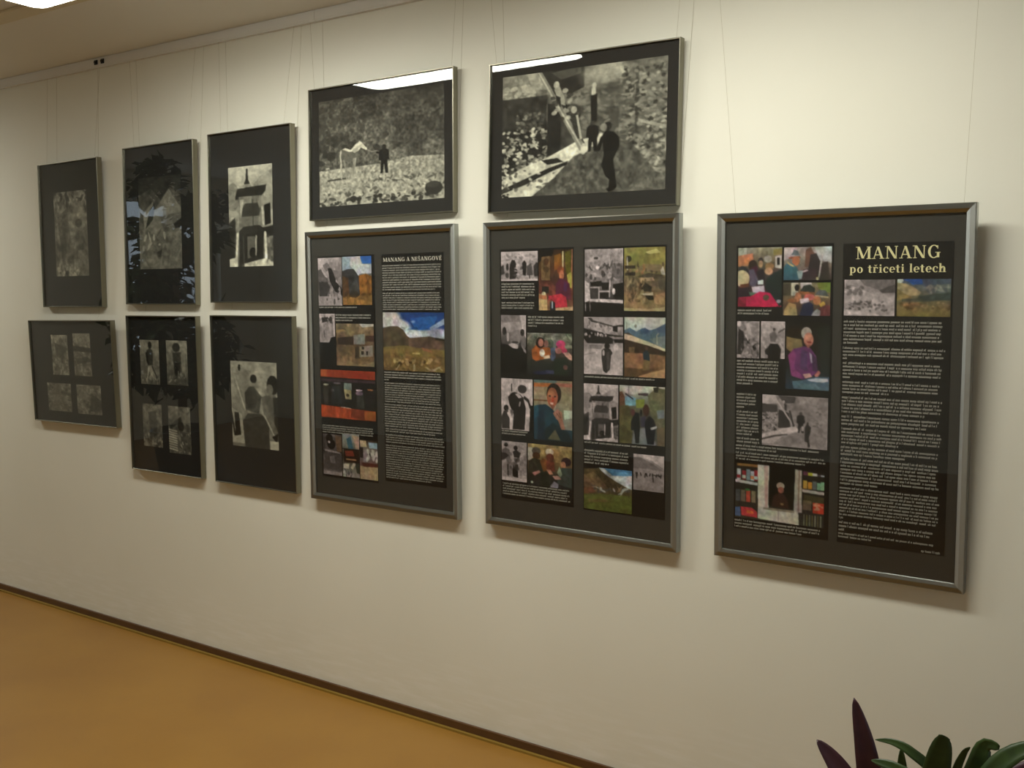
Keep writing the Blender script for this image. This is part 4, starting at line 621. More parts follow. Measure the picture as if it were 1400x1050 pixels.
# --- prints on the panel MANANG po třiceti letech
@pic('market')
def _(c):
    c.G((150, 150, 130), (120, 104, 80), (80, 66, 64), (60, 50, 54), (90, 40, 50), (150, 30, 60)); c.P((180, 180, 160), [0, 0, 0.2, 0, 0.2, 0.12, 0, 0.14]); c.N(10, 5, 0.3, (0, 0, 1, 0.25)); c.P((186, 120, 84), [0, 0.14, 0.34, 0.1, 0.36, 0.3, 0, 0.32]); c.P((206, 130, 80), [0.14, 0.17, 0.26, 0.16, 0.26, 0.28, 0.14, 0.28]); c.P((140, 128, 70), [0.8, 0.04, 1, 0.02, 1, 0.12, 0.8, 0.14]); c.P((196, 196, 186), [0.84, 0.16, 0.98, 0.14, 0.98, 0.36, 0.84, 0.34]); c.B((30, 30, 30), 0.88, 0.18, 0.94, 0.3)
    c.E((52, 40, 36), 0.34, 0.3, 0.1, 0.09); c.P((84, 34, 60), [0.3, 0.34, 0.44, 0.3, 0.48, 0.46, 0.34, 0.48]); c.E((60, 52, 50), 0.52, 0.22, 0.06, 0.05); c.E((196, 140, 110), 0.52, 0.28, 0.05, 0.06); c.E((160, 150, 140), 0.68, 0.2, 0.09, 0.06); c.E((150, 110, 76), 0.72, 0.32, 0.1, 0.06); c.E((206, 150, 120), 0.7, 0.4, 0.09, 0.06); c.P((50, 50, 56), [0, 0.36, 0.1, 0.3, 0.24, 0.36, 0.26, 0.5, 0, 0.44]); c.P((96, 86, 110), [0.26, 0.38, 0.36, 0.36, 0.46, 0.54, 0.4, 0.66, 0.28, 0.64]); c.P((44, 34, 44), [0.42, 0.4, 0.58, 0.36, 0.62, 0.56, 0.5, 0.6])
    c.P((34, 48, 46), [0.66, 0.52, 0.84, 0.42, 1, 0.36, 1, 0.96, 0.9, 1, 0.7, 0.8, 0.62, 0.66]); c.E((206, 190, 150), 0.1, 0.52, 0.17, 0.14); c.P((110, 60, 40), [0.06, 0.62, 0.26, 0.6, 0.24, 0.72, 0.04, 0.72]); c.P((48, 36, 46), [0, 0.68, 0.3, 0.66, 0.3, 0.84, 0, 0.84]); c.P((206, 190, 206), [0.32, 0.66, 0.6, 0.64, 0.62, 0.76, 0.36, 0.78]); c.P((210, 210, 216), [0.46, 0.56, 0.58, 0.54, 0.58, 0.62, 0.46, 0.62]); c.P((80, 110, 90), [0.26, 0.74, 0.44, 0.76, 0.42, 0.82, 0.28, 0.8])
    c.P((206, 30, 80), [0.02, 0.84, 0.3, 0.82, 0.5, 0.74, 0.74, 0.76, 0.94, 0.98, 0.6, 1, 0.2, 0.98]); c.P((120, 26, 44), [0, 0.84, 0.2, 0.84, 0.2, 0.98, 0, 1], 0.7); c.E((90, 80, 60), 0.65, 0.84, 0.07, 0.05); c.E((150, 156, 160), 0.93, 0.9, 0.05, 0.03)
@pic('hatted_men')
def _(c):
    c.G((170, 160, 156), (150, 140, 130), (110, 96, 90), (70, 60, 66)); c.P((196, 170, 180), [0, 0, 0.3, 0, 0.2, 0.3, 0, 0.4]); c.P((176, 180, 176), [0.64, 0, 1, 0, 1, 0.5, 0.74, 0.4]); c.N(8, 6, 0.25); c.P((110, 80, 66), [0.46, 0.1, 0.56, 0, 0.62, 0.16, 0.72, 0.3, 0.76, 0.6, 0.44, 0.6]); c.P((50, 44, 44), [0.56, 0.24, 0.68, 0.2, 0.78, 0.5, 0.74, 0.9, 0.5, 0.86]); c.P((96, 106, 114), [0.16, 0.24, 0.22, 0.08, 0.3, 0.12, 0.34, 0.26]); c.P((150, 80, 56), [0.1, 0.3, 0.34, 0.28, 0.36, 0.34, 0.12, 0.36]); c.E((190, 108, 74), 0.26, 0.42, 0.08, 0.14); c.P((56, 100, 118), [0, 0.6, 0.1, 0.44, 0.2, 0.5, 0.3, 0.64, 0.34, 1, 0, 1]); c.P((186, 160, 110), [0.08, 0.42, 0.24, 0.58, 0.18, 0.58, 0.08, 0.5]); c.P((140, 160, 160), [0.28, 0.72, 0.46, 0.7, 0.42, 0.94, 0.32, 0.96]); c.P((60, 46, 52), [0.42, 0.68, 0.66, 0.64, 0.74, 0.96, 0.38, 1]); c.L((200, 180, 180), 0.02, [0.42, 0.74, 0.5, 0.7]); c.P((60, 54, 50), [0.78, 0.5, 0.92, 0.44, 0.96, 1, 0.76, 1]); c.L((190, 186, 176), 0.014, [0.8, 0.24, 0.74, 0.9]); c.E((206, 190, 150), 0.71, 0.95, 0.03, 0.05)
@pic('capped_men')
def _(c):
    c.G((120, 116, 90), (130, 110, 84), (96, 74, 60), (70, 60, 60)); c.B((206, 200, 180), 0.18, 0, 0.32, 0.4); c.B((52, 50, 44), 0, 0.02, 0.17, 0.4, 0.7); c.P((206, 196, 200), [0.36, 0, 0.6, 0, 0.62, 0.2, 0.4, 0.3]); c.P((120, 134, 56), [0.72, 0, 1, 0, 1, 0.3, 0.76, 0.3]); c.E((34, 30, 30), 0.3, 0.16, 0.05, 0.1); c.P((196, 126, 90), [0.24, 0.5, 0.28, 0.3, 0.38, 0.3, 0.4, 0.5, 0.3, 0.6]); c.P((44, 54, 50), [0.36, 0.26, 0.44, 0.1, 0.58, 0.06, 0.68, 0.2, 0.66, 0.36]); c.P((150, 96, 60), [0.34, 0.26, 0.68, 0.3, 0.66, 0.4, 0.36, 0.36]); c.E((190, 100, 96), 0.56, 0.44, 0.11, 0.1); c.P((216, 200, 206), [0.36, 0.5, 0.54, 0.46, 0.56, 0.58, 0.38, 0.64]); c.P((34, 42, 70), [0.42, 0.66, 0.56, 0.58, 0.64, 0.66, 0.66, 1, 0.36, 1])
    c.P((90, 92, 92), [0.68, 0.36, 0.76, 0.22, 0.9, 0.24, 0.96, 0.42]); c.L((206, 180, 140), 0.02, [0.7, 0.4, 0.94, 0.44]); c.E((196, 120, 80), 0.72, 0.54, 0.08, 0.13); c.P((206, 160, 70), [0.76, 0.64, 0.86, 0.56, 0.9, 0.66, 0.8, 0.74]); c.P((110, 56, 62), [0.76, 0.76, 0.9, 0.66, 1, 0.7, 1, 1, 0.76, 1]); c.P((150, 156, 160), [0.64, 0.9, 0.72, 0.78, 0.8, 0.84, 0.78, 1, 0.6, 1]); c.P((176, 150, 100), [0.04, 0.8, 0.14, 0.6, 0.28, 0.66, 0.32, 1, 0.02, 1]); c.E((150, 96, 60), 0.2, 0.54, 0.1, 0.06); c.N(12, 10, 0.22)
@pic('stairs_mono_a', PK)
def _(c):
    c.G(150, 150, 140, 150); c.N(8, 10, 0.4); c.E(216, 0.1, 0.08, 0.1, 0.08); c.P(190, [0.36, 0.08, 0.56, 0.04, 0.66, 0.38, 0.5, 0.36]); c.L(220, 0.04, [0.4, 0.4, 0.48, 0.56]); c.P(50, [0.08, 0.2, 0.3, 0.3, 0.36, 0.5, 0.4, 0.64, 0.2, 0.9, 0.02, 0.9]); c.P(56, [0.36, 0.4, 0.5, 0.54, 0.6, 0.6, 0.46, 0.6]); c.P(34, [0.64, 0.7, 0.76, 0.62, 0.86, 0.72, 0.78, 0.84, 0.66, 0.8]); c.S(30, (0.2, 0.5, 1, 1), (0.06, 0.03), (190, 90, 60, 170), 0.7)
@pic('stairs_mono_b', PK)
def _(c):
    c.G(190, 170, 160, 150); c.N(7, 8, 0.3); c.P(206, [0, 0, 1, 0, 1, 0.16, 0.6, 0.18, 0.3, 0.1, 0, 0.1], 0.7); c.E(70, 0.55, 0.22, 0.06, 0.04); c.P(110, [0.36, 0.34, 0.56, 0.26, 0.68, 0.4, 0.6, 0.56, 0.4, 0.54]); c.L(80, 0.02, [0.72, 0.3, 0.96, 0.2]); c.P(30, [0.3, 0.7, 0.4, 0.6, 0.7, 0.6, 0.84, 0.74, 0.8, 1, 0.3, 1]); c.P(40, [0.18, 0.78, 0.3, 0.7, 0.3, 0.9, 0.2, 0.88]); c.E(214, 0.2, 0.68, 0.05, 0.04); c.L(206, 0.02, [0.8, 0.6, 0.94, 0.76]); c.P(206, [0.84, 0.86, 1, 0.8, 1, 1, 0.84, 1]); c.P(160, [0, 0.75, 0.14, 0.72, 0.2, 0.95, 0, 1])
@pic('purple_woman')
def _(c):
    c.G((24, 24, 22), (34, 28, 24), (40, 34, 32), (36, 34, 38), (40, 50, 54), (44, 62, 80)); c.P((40, 28, 18), [0.04, 0.1, 0.34, 0.1, 0.4, 0.26, 0.06, 0.24]); c.P((146, 120, 80), [0.02, 0.22, 0.14, 0.24, 0.36, 0.26, 0.4, 0.4, 0.14, 0.46, 0.02, 0.4]); c.P((40, 54, 48), [0.7, 0.1, 1, 0.05, 1, 0.76, 0.8, 0.74], 0.5)
    c.P((112, 54, 110), [0.06, 0.5, 0.18, 0.4, 0.32, 0.38, 0.42, 0.36, 0.56, 0.38, 0.7, 0.5, 0.74, 0.72, 0.6, 0.8, 0.4, 0.85, 0.14, 0.8]); c.P((150, 66, 130), [0.06, 0.5, 0.18, 0.4, 0.24, 0.5, 0.2, 0.68, 0.4, 0.8, 0.38, 0.84, 0.14, 0.8], 0.8); c.P((88, 62, 104), [0.36, 0.4, 0.5, 0.44, 0.5, 0.72, 0.34, 0.7], 0.8); c.P((180, 160, 180), [0.54, 0.44, 0.6, 0.48, 0.62, 0.6, 0.58, 0.6]); c.P((60, 46, 70), [0.6, 0.46, 0.72, 0.54, 0.74, 0.72, 0.62, 0.72], 0.7)
    c.E((176, 166, 160), 0.47, 0.17, 0.12, 0.09); c.E((196, 126, 108), 0.52, 0.26, 0.11, 0.1); c.E((210, 150, 126), 0.5, 0.23, 0.07, 0.04, 0.8); c.E((140, 50, 44), 0.54, 0.3, 0.05, 0.015); c.P((150, 90, 76), [0.44, 0.33, 0.58, 0.33, 0.52, 0.39]); c.P((210, 160, 150), [0.4, 0.77, 0.56, 0.75, 0.62, 0.8, 0.46, 0.83]); c.P((196, 120, 110), [0.66, 0.78, 0.76, 0.7, 0.8, 0.74, 0.72, 0.82]); c.P((80, 110, 134), [0.16, 0.88, 0.4, 0.86, 0.7, 0.8, 1, 0.8, 1, 1, 0.2, 0.99]); c.P((206, 206, 222), [0.5, 0.85, 0.7, 0.82, 0.96, 0.82, 0.98, 0.86, 0.84, 0.88, 0.6, 0.87]); c.P((110, 140, 160), [0.3, 0.92, 0.7, 0.9, 0.8, 0.97, 0.4, 0.98], 0.6)
@pic('street_mono', PK)
def _(c):
    c.G(160, 156, 150, 152, 158); c.N(10, 9, 0.25); c.P(196, [0, 0, 0.2, 0, 0.26, 0.16, 0, 0.2]); c.P(84, [0.24, 0, 0.52, 0.02, 0.5, 0.14, 0.34, 0.16]); c.P(74, [0, 0.18, 0.24, 0.2, 0.24, 0.34, 0, 0.36]); c.P(60, [0.26, 0.28, 0.42, 0.34, 0.44, 0.62, 0.25, 0.64]); c.S(110, (0, 0.34, 0.25, 0.72), (0.016, 0.014), (50, 200, 150, 70, 190), 0.8); c.P(205, [0.0, 0.78, 0.2, 0.7, 0.4, 0.62, 0.52, 0.58, 0.56, 0.68, 0.34, 0.78, 0.18, 0.95, 0, 0.96]); c.P(80, [0, 0.86, 0.2, 0.78, 0.4, 0.74, 0.4, 0.76, 0.2, 0.82, 0, 0.9]); c.L(200, 0.012, [0.18, 0.02, 0.5, 0.6]); c.E(190, 0.335, 0.13, 0.018, 0.03); c.P(60, [0.34, 0.16, 0.38, 0.18, 0.38, 0.3, 0.35, 0.28]); c.L(60, 0.014, [0.43, 0.3, 0.46, 0.46, 0.49, 0.58]); c.man(0.595, 0.7, 0.4, 46, 80); c.E(214, 0.625, 0.62, 0.02, 0.05); c.E(220, 0.54, 0.66, 0.02, 0.04); c.E(150, 0.74, 0.36, 0.12, 0.18, 0.6, 0, 0.5)
    c.P(52, [0.66, 0.58, 0.69, 0.52, 0.75, 0.58, 0.74, 0.7, 0.72, 0.78, 0.74, 0.96, 0.71, 0.97, 0.7, 0.88, 0.66, 0.86, 0.66, 0.74]); c.E(60, 0.7, 0.52, 0.016, 0.03); c.P(130, [0.2, 0.96, 0.4, 0.8, 0.66, 0.72, 0.66, 0.86, 0.4, 1], 0.5); c.S(14, (0.78, 0.1, 0.92, 0.6), (0.014, 0.02), (90, 110), 0.6)
@pic('shop_window')
def _(c):
    c.G((40, 36, 32), (40, 40, 36), (44, 44, 40), (60, 56, 52)); c.P((24, 22, 20), [0, 0, 1, 0, 1, 0.05, 0, 0.04])
    rows = [(0.04, 0.09), (0.12, 0.3), (0.42, 0.66), (0.7, 0.92)]
    pal = [(186, 196, 204), (190, 150, 140), (150, 40, 50), (206, 206, 200), (120, 140, 150), (200, 120, 80)]
    c.P((150, 110, 60), [0.02, 0.04, 0.26, 0.04, 0.26, 0.08, 0.02, 0.08])
    for i, x in enumerate((0.02, 0.08, 0.13, 0.18, 0.22)): c.B(pal[(i*2) % 6], x, 0.13+0.03*(i % 2), x+0.045, 0.32); c.B(pal[(i+2) % 6], x, 0.24, x+0.04, 0.3)
    c.P((206, 200, 206), [0, 0.32, 0.26, 0.35, 0.26, 0.4, 0, 0.37])
    for i, x in enumerate((0.01, 0.07, 0.13, 0.19)): c.B(((70, 80, 84), (120, 110, 90), (206, 84, 64), (140, 130, 100))[i], x, 0.5, x+0.05, 0.7); c.E((60, 130, 70), 0.145, 0.49, 0.03, 0.02)
    c.P((80, 104, 160), [0, 0.82, 0.06, 0.8, 0.07, 0.97, 0, 0.97]); c.P((206, 60, 70), [0.07, 0.8, 0.2, 0.8, 0.26, 0.86, 0.26, 0.96, 0.08, 0.95]); c.P((226, 120, 60), [0.14, 0.84, 0.22, 0.86, 0.22, 0.9, 0.14, 0.9])
    c.P((214, 210, 196), [0.26, 0.03, 0.39, 0.03, 0.39, 0.76, 0.64, 0.78, 0.72, 0.78, 0.73, 1, 0.27, 0.97]); c.P((196, 150, 146), [0.33, 0.03, 0.38, 0.03, 0.38, 0.76, 0.35, 0.76], 0.7); c.P((190, 186, 172), [0.68, 0.05, 0.75, 0.06, 0.76, 0.78, 0.67, 0.78]); c.L((150, 120, 106), 0.006, [0.725, 0.06, 0.72, 0.76]); c.P((18, 22, 20), [0.39, 0.04, 0.68, 0.06, 0.67, 0.74, 0.385, 0.72]); c.P((150, 140, 124), [0.33, 0.76, 0.68, 0.76, 0.68, 0.8, 0.33, 0.8]); c.L((150, 140, 140), 0.004, [0.5, 0.8, 0.5, 0.97])
    c.E((176, 160, 146), 0.52, 0.36, 0.045, 0.06); c.E((160, 96, 80), 0.525, 0.43, 0.034, 0.055); c.P((60, 38, 34), [0.42, 0.72, 0.44, 0.54, 0.5, 0.48, 0.56, 0.5, 0.6, 0.58, 0.62, 0.74]); c.E((140, 110, 80), 0.54, 0.67, 0.02, 0.02)
    for i, x in enumerate((0.77, 0.82, 0.87, 0.92, 0.96)): c.B(((110, 60, 80), (196, 196, 60), (200, 200, 200), (90, 80, 84), (180, 180, 190))[i], x, 0.07+0.01*i, x+0.05, 0.13); c.B(((200, 170, 70), (206, 150, 50), (100, 110, 110), (130, 190, 150), (150, 206, 160))[i], x, 0.22+0.02*(i % 2), x+0.045, 0.36)
    c.P((206, 200, 196), [0.76, 0.37, 1, 0.39, 1, 0.44, 0.76, 0.42]); c.P((90, 80, 50), [0.78, 0.46, 1, 0.48, 1, 0.62, 0.78, 0.6], 0.7); c.P((206, 60, 40), [0.88, 0.58, 1, 0.58, 1, 0.76, 0.88, 0.76]); c.S(10, (0.88, 0.58, 1, 0.74), (0.02, 0.02), ((226, 160, 120),), 0.7)
    for i in range(7): c.B((130, 120, 70) if i % 2 else (150, 150, 120), 0.78+i*0.03, 0.8, 0.79+i*0.03, 0.99)
    c.B((150, 130, 100), 0.77, 0.56, 0.86, 0.72, 0.6)
@pic('mountain_mono', PK)
def _(c):
    c.G(170, 160, 166, 170, 176); c.N(6, 6, 0.2); c.P(120, [0.3, 0, 1, 0, 1, 0.2, 0.7, 0.3, 0.4, 0.16]); c.P(84, [0.7, 0.3, 0.85, 0.2, 1, 0.14, 1, 0.36, 0.75, 0.38]); c.P(190, [0.02, 0.12, 0.2, 0.2, 0.4, 0.3, 0.6, 0.42, 0.3, 0.44, 0, 0.36], 0.8); c.S(16, (0.05, 0.15, 0.4, 0.42), (0.06, 0.03), (90, 110), 0.7); c.P(186, [0, 0.44, 0.6, 0.42, 1, 0.5, 1, 0.7, 0, 0.66], 0.6); c.S(50, (0.03, 0.6, 0.85, 0.86), (0.03, 0.03), (60, 80, 70, 190), 0.7); c.P(206, [0, 0.8, 0.3, 0.86, 0.7, 0.95, 0.7, 1, 0, 1], 0.7); c.N(16, 12, 0.2)
@pic('mountain_colour')
def _(c):
    c.G((70, 90, 120), (100, 106, 100), (110, 106, 80), (130, 112, 70), (128, 110, 56)); c.P((40, 90, 166), [0.1, 0, 0.5, 0, 0.5, 0.14, 0.3, 0.16]); c.P((72, 86, 104), [0.46, 0, 1, 0, 1, 0.2, 0.5, 0.24]); c.E((206, 206, 206), 0.05, 0.04, 0.07, 0.07); c.P((170, 150, 112), [0, 0.1, 0.16, 0.12, 0.34, 0.24, 0.46, 0.36, 0.4, 0.44, 0.2, 0.46, 0, 0.3]); c.P((140, 118, 70), [0, 0.25, 0.14, 0.38, 0.3, 0.5, 0, 0.58]); c.P((96, 106, 104), [0.46, 0.22, 0.7, 0.16, 1, 0.14, 1, 0.36, 0.6, 0.4]); c.S(10, (0.5, 0.2, 0.95, 0.32), (0.08, 0.02), ((170, 170, 150),), 0.6); c.P((62, 76, 70), [0.4, 0.46, 0.7, 0.4, 1, 0.36, 1, 0.56, 0.5, 0.58]); c.P((56, 66, 60), [0.1, 0.52, 0.5, 0.5, 0.9, 0.54, 0.6, 0.6, 0.1, 0.6], 0.6); c.P((170, 128, 80), [0.06, 0.66, 0.4, 0.62, 0.6, 0.7, 0.1, 0.72], 0.7); c.S(24, (0.05, 0.62, 1, 0.8), (0.04, 0.025), ((90, 70, 36), (190, 160, 110)), 0.6); c.N(12, 10, 0.25)

# ------------------------------------------------------------------ lettering
def ring(cx, cy, rx, ry, a0, a1, wx, wy, n=22):
    """Arc band; wx/wy = stroke thickness where the arc runs vertically / horizontally."""
    q = []
    for i in range(n):
        ps = []
        for a in (a0+(a1-a0)*i/n, a0+(a1-a0)*(i+1)/n):
            ca, sa = math.cos(a), math.sin(a)
            ps.append(((cx+rx*ca, cy+ry*sa), (cx+(rx-wx)*ca, cy+(ry-wy)*sa)))
        q.append([ps[0][0], ps[1][0], ps[1][1], ps[0][1]])
    return q
def R4(x0, y0, x1, y1): return [(x0, y0), (x1, y0), (x1, y1), (x0, y1)]
def D4(x0, y0, x1, y1, w): return [(x0-w/2, y0), (x0+w/2, y0), (x1+w/2, y1), (x1-w/2, y1)]
def foot(x, w, y, up=False):
    d = -0.055 if up else 0.055
    return [(x-w, y), (x+w, y), (x+w, y+d), (x-w, y+d)]
K, T = 0.185, 0.075                # thick and thin strokes
def stem(x, y0, y1, w=K, f0=True, f1=True):
    o = [R4(x-w/2, y0, x+w/2, y1)]
    if f0: o.append(foot(x, w/2+0.1, y0))
    if f1: o.append(foot(x, w/2+0.1, y1, True))
    return o
XH = 0.66
def caron(x, y): return [D4(x, y, x-0.13, y+0.17, 0.09), D4(x, y, x+0.13, y+0.17, 0.09)]
def acute(x, y): return [D4(x-0.03, y, x+0.11, y+0.19, 0.11)]
def gE(): return stem(0.2, 0, 1, K)+[R4(0.2, 0, 0.68, 0.07), R4(0.2, 0.93, 0.66, 1), R4(0.2, 0.47, 0.54, 0.54), R4(0.62, 0, 0.68, 0.24), R4(0.6, 0.78, 0.66, 1), R4(0.5, 0.38, 0.55, 0.64)]
def gA(): return [D4(0.16, 0.02, 0.46, 0.98, T), D4(0.8, 0.02, 0.46, 0.98, K), R4(0.26, 0.28, 0.68, 0.35), foot(0.15, 0.14, 0), foot(0.8, 0.19, 0)]
def gN(): return stem(0.17, 0, 1, T, True, False)+stem(0.85, 0, 1, T, False, True)+[D4(0.2, 1, 0.82, 0, K*1.15), foot(0.1, 0.12, 1, True)]
def cc(x): return ring(x, XH/2-0.0, 0.29, XH/2+0.02, 0.22*PI, 1.72*PI, K, 0.07)
GL = {
 'M': (1.22, lambda: stem(0.17, 0, 1, T, True, False)+stem(1.05, 0, 1, K)+[D4(0.2, 1, 0.58, 0.05, K*1.1), D4(1.02, 1, 0.58, 0.05, T), foot(0.12, 0.13, 1, True)]),
 'A': (0.98, gA), 'N': (1.02, gN), 'E': (0.78, gE), 'Š': (0.70, lambda: gS()+caron(0.34, 1.06)), 'É': (0.78, lambda: gE()+acute(0.42, 1.06)),
 'V': (0.96, lambda: [D4(0.18, 0.98, 0.5, 0.02, K), D4(0.82, 0.98, 0.5, 0.02, T), foot(0.18, 0.19, 1, True), foot(0.82, 0.14, 1, True)]),
 'O': (1.02, lambda: ring(0.5, 0.5, 0.44, 0.52, 0, 2*PI, K, 0.07, 34)),
 'G': (1.02, lambda: ring(0.5, 0.5, 0.44, 0.52, 0.24*PI, 1.72*PI, K, 0.07, 28)+[R4(0.72, 0.04, 0.72+K, 0.45), R4(0.6, 0.4, 1.0, 0.455), R4(0.74, 0.7, 0.8, 0.98)]),
 'p': (0.74, lambda: stem(0.17, -0.28, XH, K, True, False)+[foot(0.1, 0.1, XH, True)]+ring(0.36, XH/2, 0.32, XH/2+0.02, -0.75*PI, 0.75*PI, K, 0.07)),
 'o': (0.70, lambda: ring(0.34, XH/2, 0.31, XH/2+0.02, 0, 2*PI, K, 0.07, 30)),
 't': (0.50, lambda: [R4(0.13, 0.08, 0.13+K, 0.86), R4(0.0, XH-0.07, 0.45, XH)]+ring(0.31, 0.13, 0.18, 0.15, PI, 1.85*PI, K*0.9, 0.08, 10)),
 'ř': (0.58, lambda: stem(0.17, 0, XH, K, True, False)+[foot(0.1, 0.1, XH, True)]+ring(0.36, XH-0.2, 0.2, 0.22, 0.1*PI, 0.95*PI, 0.09, 0.1, 10)+[R4(0.42, XH-0.18, 0.56, XH-0.05)]+caron(0.3, XH+0.1)),
 'i': (0.38, lambda: stem(0.19, 0, XH, K, True, False)+[foot(0.12, 0.1, XH, True)]+ring(0.18, XH+0.2, 0.1, 0.1, 0, 2*PI, 0.1, 0.1, 14)),
 'c': (0.60, lambda: ring(0.34, XH/2, 0.31, XH/2+0.02, 0.22*PI, 1.75*PI, K, 0.07)+[R4(0.46, 0.42, 0.58, 0.55)]),
 'e': (0.62, lambda: ring(0.33, XH/2, 0.31, XH/2+0.02, 0.0, 1.75*PI, K, 0.07)+[R4(0.12, 0.31, 0.6, 0.375)]),
 'l': (0.38, lambda: stem(0.19, 0, 1.0, K, True, False)+[foot(0.12, 0.1, 1.0, True)]),
 'h': (0.76, lambda: stem(0.17, 0, 1.0, K, True, False)+stem(0.57, 0, 0.42, K, True, False)+[foot(0.1, 0.1, 1.0, True)]+ring(0.42, XH-0.26, 0.24, 0.28, 0, 0.95*PI, K, 0.09, 14)),
 ' ': (0.36, lambda: [])}
def gS(): return ring(0.33, 0.74, 0.27, 0.28, 0.12*PI, 1.35*PI, 0.12, 0.08, 16)+ring(0.34, 0.26, 0.29, 0.28, -0.85*PI, 0.5*PI, 0.12, 0.08, 18)+[D4(0.2, 0.62, 0.46, 0.4, 0.2), R4(0.54, 0.74, 0.6, 0.96), R4(0.04, 0.04, 0.1, 0.28)]
def lettering(name, text, x0, x1, zbase, cap, y, mat, parent, gap=0.06):
    adv = sum(GL[c_][0]+gap for c_ in text)-gap; sx = (x1-x0)/adv
    verts, faces = [], []; pen = 0.0
    for c_ in text:
        for q in GL[c_][1]():
            b = len(verts); verts += [(x0+(pen+px)*sx, y, zbase+py*cap) for px, py in q]; faces.append(tuple(range(b, b+len(q))))
        pen += GL[c_][0]+gap
    return from_py(name, verts, faces, mat, parent)
rnd = random.Random(7)
def text_block(x0, x1, z0, z1, n, xl, y, parent, pitch=None):
    """Fine printed lines too small to read: rows of letter-sized strokes grouped in words."""
    verts, faces = [], []
    pitch = pitch or ((z0-z1)/(n-1) if n > 1 else 0.0092)
    xh, adv = pitch*0.46, pitch*0.42; st = adv*0.30
    def quad(a, b, c_, d):
        k = len(verts); verts.extend([(a, y, b), (c_, y, b), (c_, y, d), (a, y, d)]); faces.append((k, k+1, k+2, k+3))
    for i in range(n):
        z = z0-(z0-z1)*i/max(n-1, 1)-xh*0.5; end = xl if i == n-1 else x1-rnd.random()*0.03*(x1-x0)
        x = x0; left = rnd.randint(2, 9)
        while x+adv < end:
            if left == 0: left = rnd.randint(1, 10); x += adv*0.6; continue
            left -= 1; r = rnd.random()
            top = z+xh*(1.5 if r > 0.8 else 1.0); bot = z-(xh*0.45 if r < 0.07 else 0)
            quad(x, bot, x+st, top)
            if r < 0.86: quad(x+adv*0.52, z, x+adv*0.52+st, z+xh)
            if r < 0.6: quad(x+st, z+xh*0.8, x+adv*0.52, z+xh)
            if 0.3 < r < 0.8: quad(x+st, z, x+adv*0.52, z+xh*0.2)
            x += adv
    return from_py('printed_text', verts, faces, M['ink'], parent)

# ------------------------------------------------------------------ framed pictures
def mitred_bar(W, H, side, prof):
    """One bar of a mitred frame; prof = [(inset, depth)] closed outline; side 0 bottom, 1 right, 2 top, 3 left."""
    ends = {0: lambda t: ((-W/2+t, t), (W/2-t, t)), 1: lambda t: ((W/2-t, t), (W/2-t, H-t)),
            2: lambda t: ((W/2-t, H-t), (-W/2+t, H-t)), 3: lambda t: ((-W/2+t, H-t), (-W/2+t, t))}[side]
    n = len(prof); vs = []
    for t, d in prof:
        for (x, z) in ends(t): vs.append((x, d, z))
    fs = [(2*i, 2*i+1, 2*((i+1) % n)+1, 2*((i+1) % n)) for i in range(n)]
    fs += [tuple(2*i for i in range(n))[::-1], tuple(2*i+1 for i in range(n))]
    return vs, fs
def print_mesh(name, key, x0, x1, z0, z1, y, dens, parent, seed):
    nu, nv = max(12, int((x1-x0)*dens[0])), max(12, int((z1-z0)*dens[1]))
    fn, tint = PAINT[key]; p = Picture(nu, nv, tint, seed); fn(p); colr = p.colors()
    gx, gz = np.meshgrid(np.linspace(x0, x1, nu), np.linspace(z1, z0, nv))
    co = np.stack([gx, np.full_like(gx, y), gz], -1).reshape(-1, 3)
    i, j = np.meshgrid(np.arange(nv-1), np.arange(nu-1), indexing='ij'); a = (i*nu+j).ravel()
    f = np.stack([a, a+nu, a+nu+1, a+1], -1)
    me = bpy.data.meshes.new(name)
    me.vertices.add(len(co)); me.vertices.foreach_set('co', co.ravel())
    me.loops.add(f.size); me.loops.foreach_set('vertex_index', f.ravel().astype(np.int32))
    me.polygons.add(len(f)); me.polygons.foreach_set('loop_start', (np.arange(len(f))*4).astype(np.int32))
    me.update(calc_edges=True)
    at = me.attributes.new('print', 'FLOAT_COLOR', 'POINT')
    at.data.foreach_set('color', np.concatenate([colr.reshape(-1, 3), np.ones((nu*nv, 1))], 1).ravel().astype(np.float32))
    return link_mesh(name, me, M['photo'], parent)

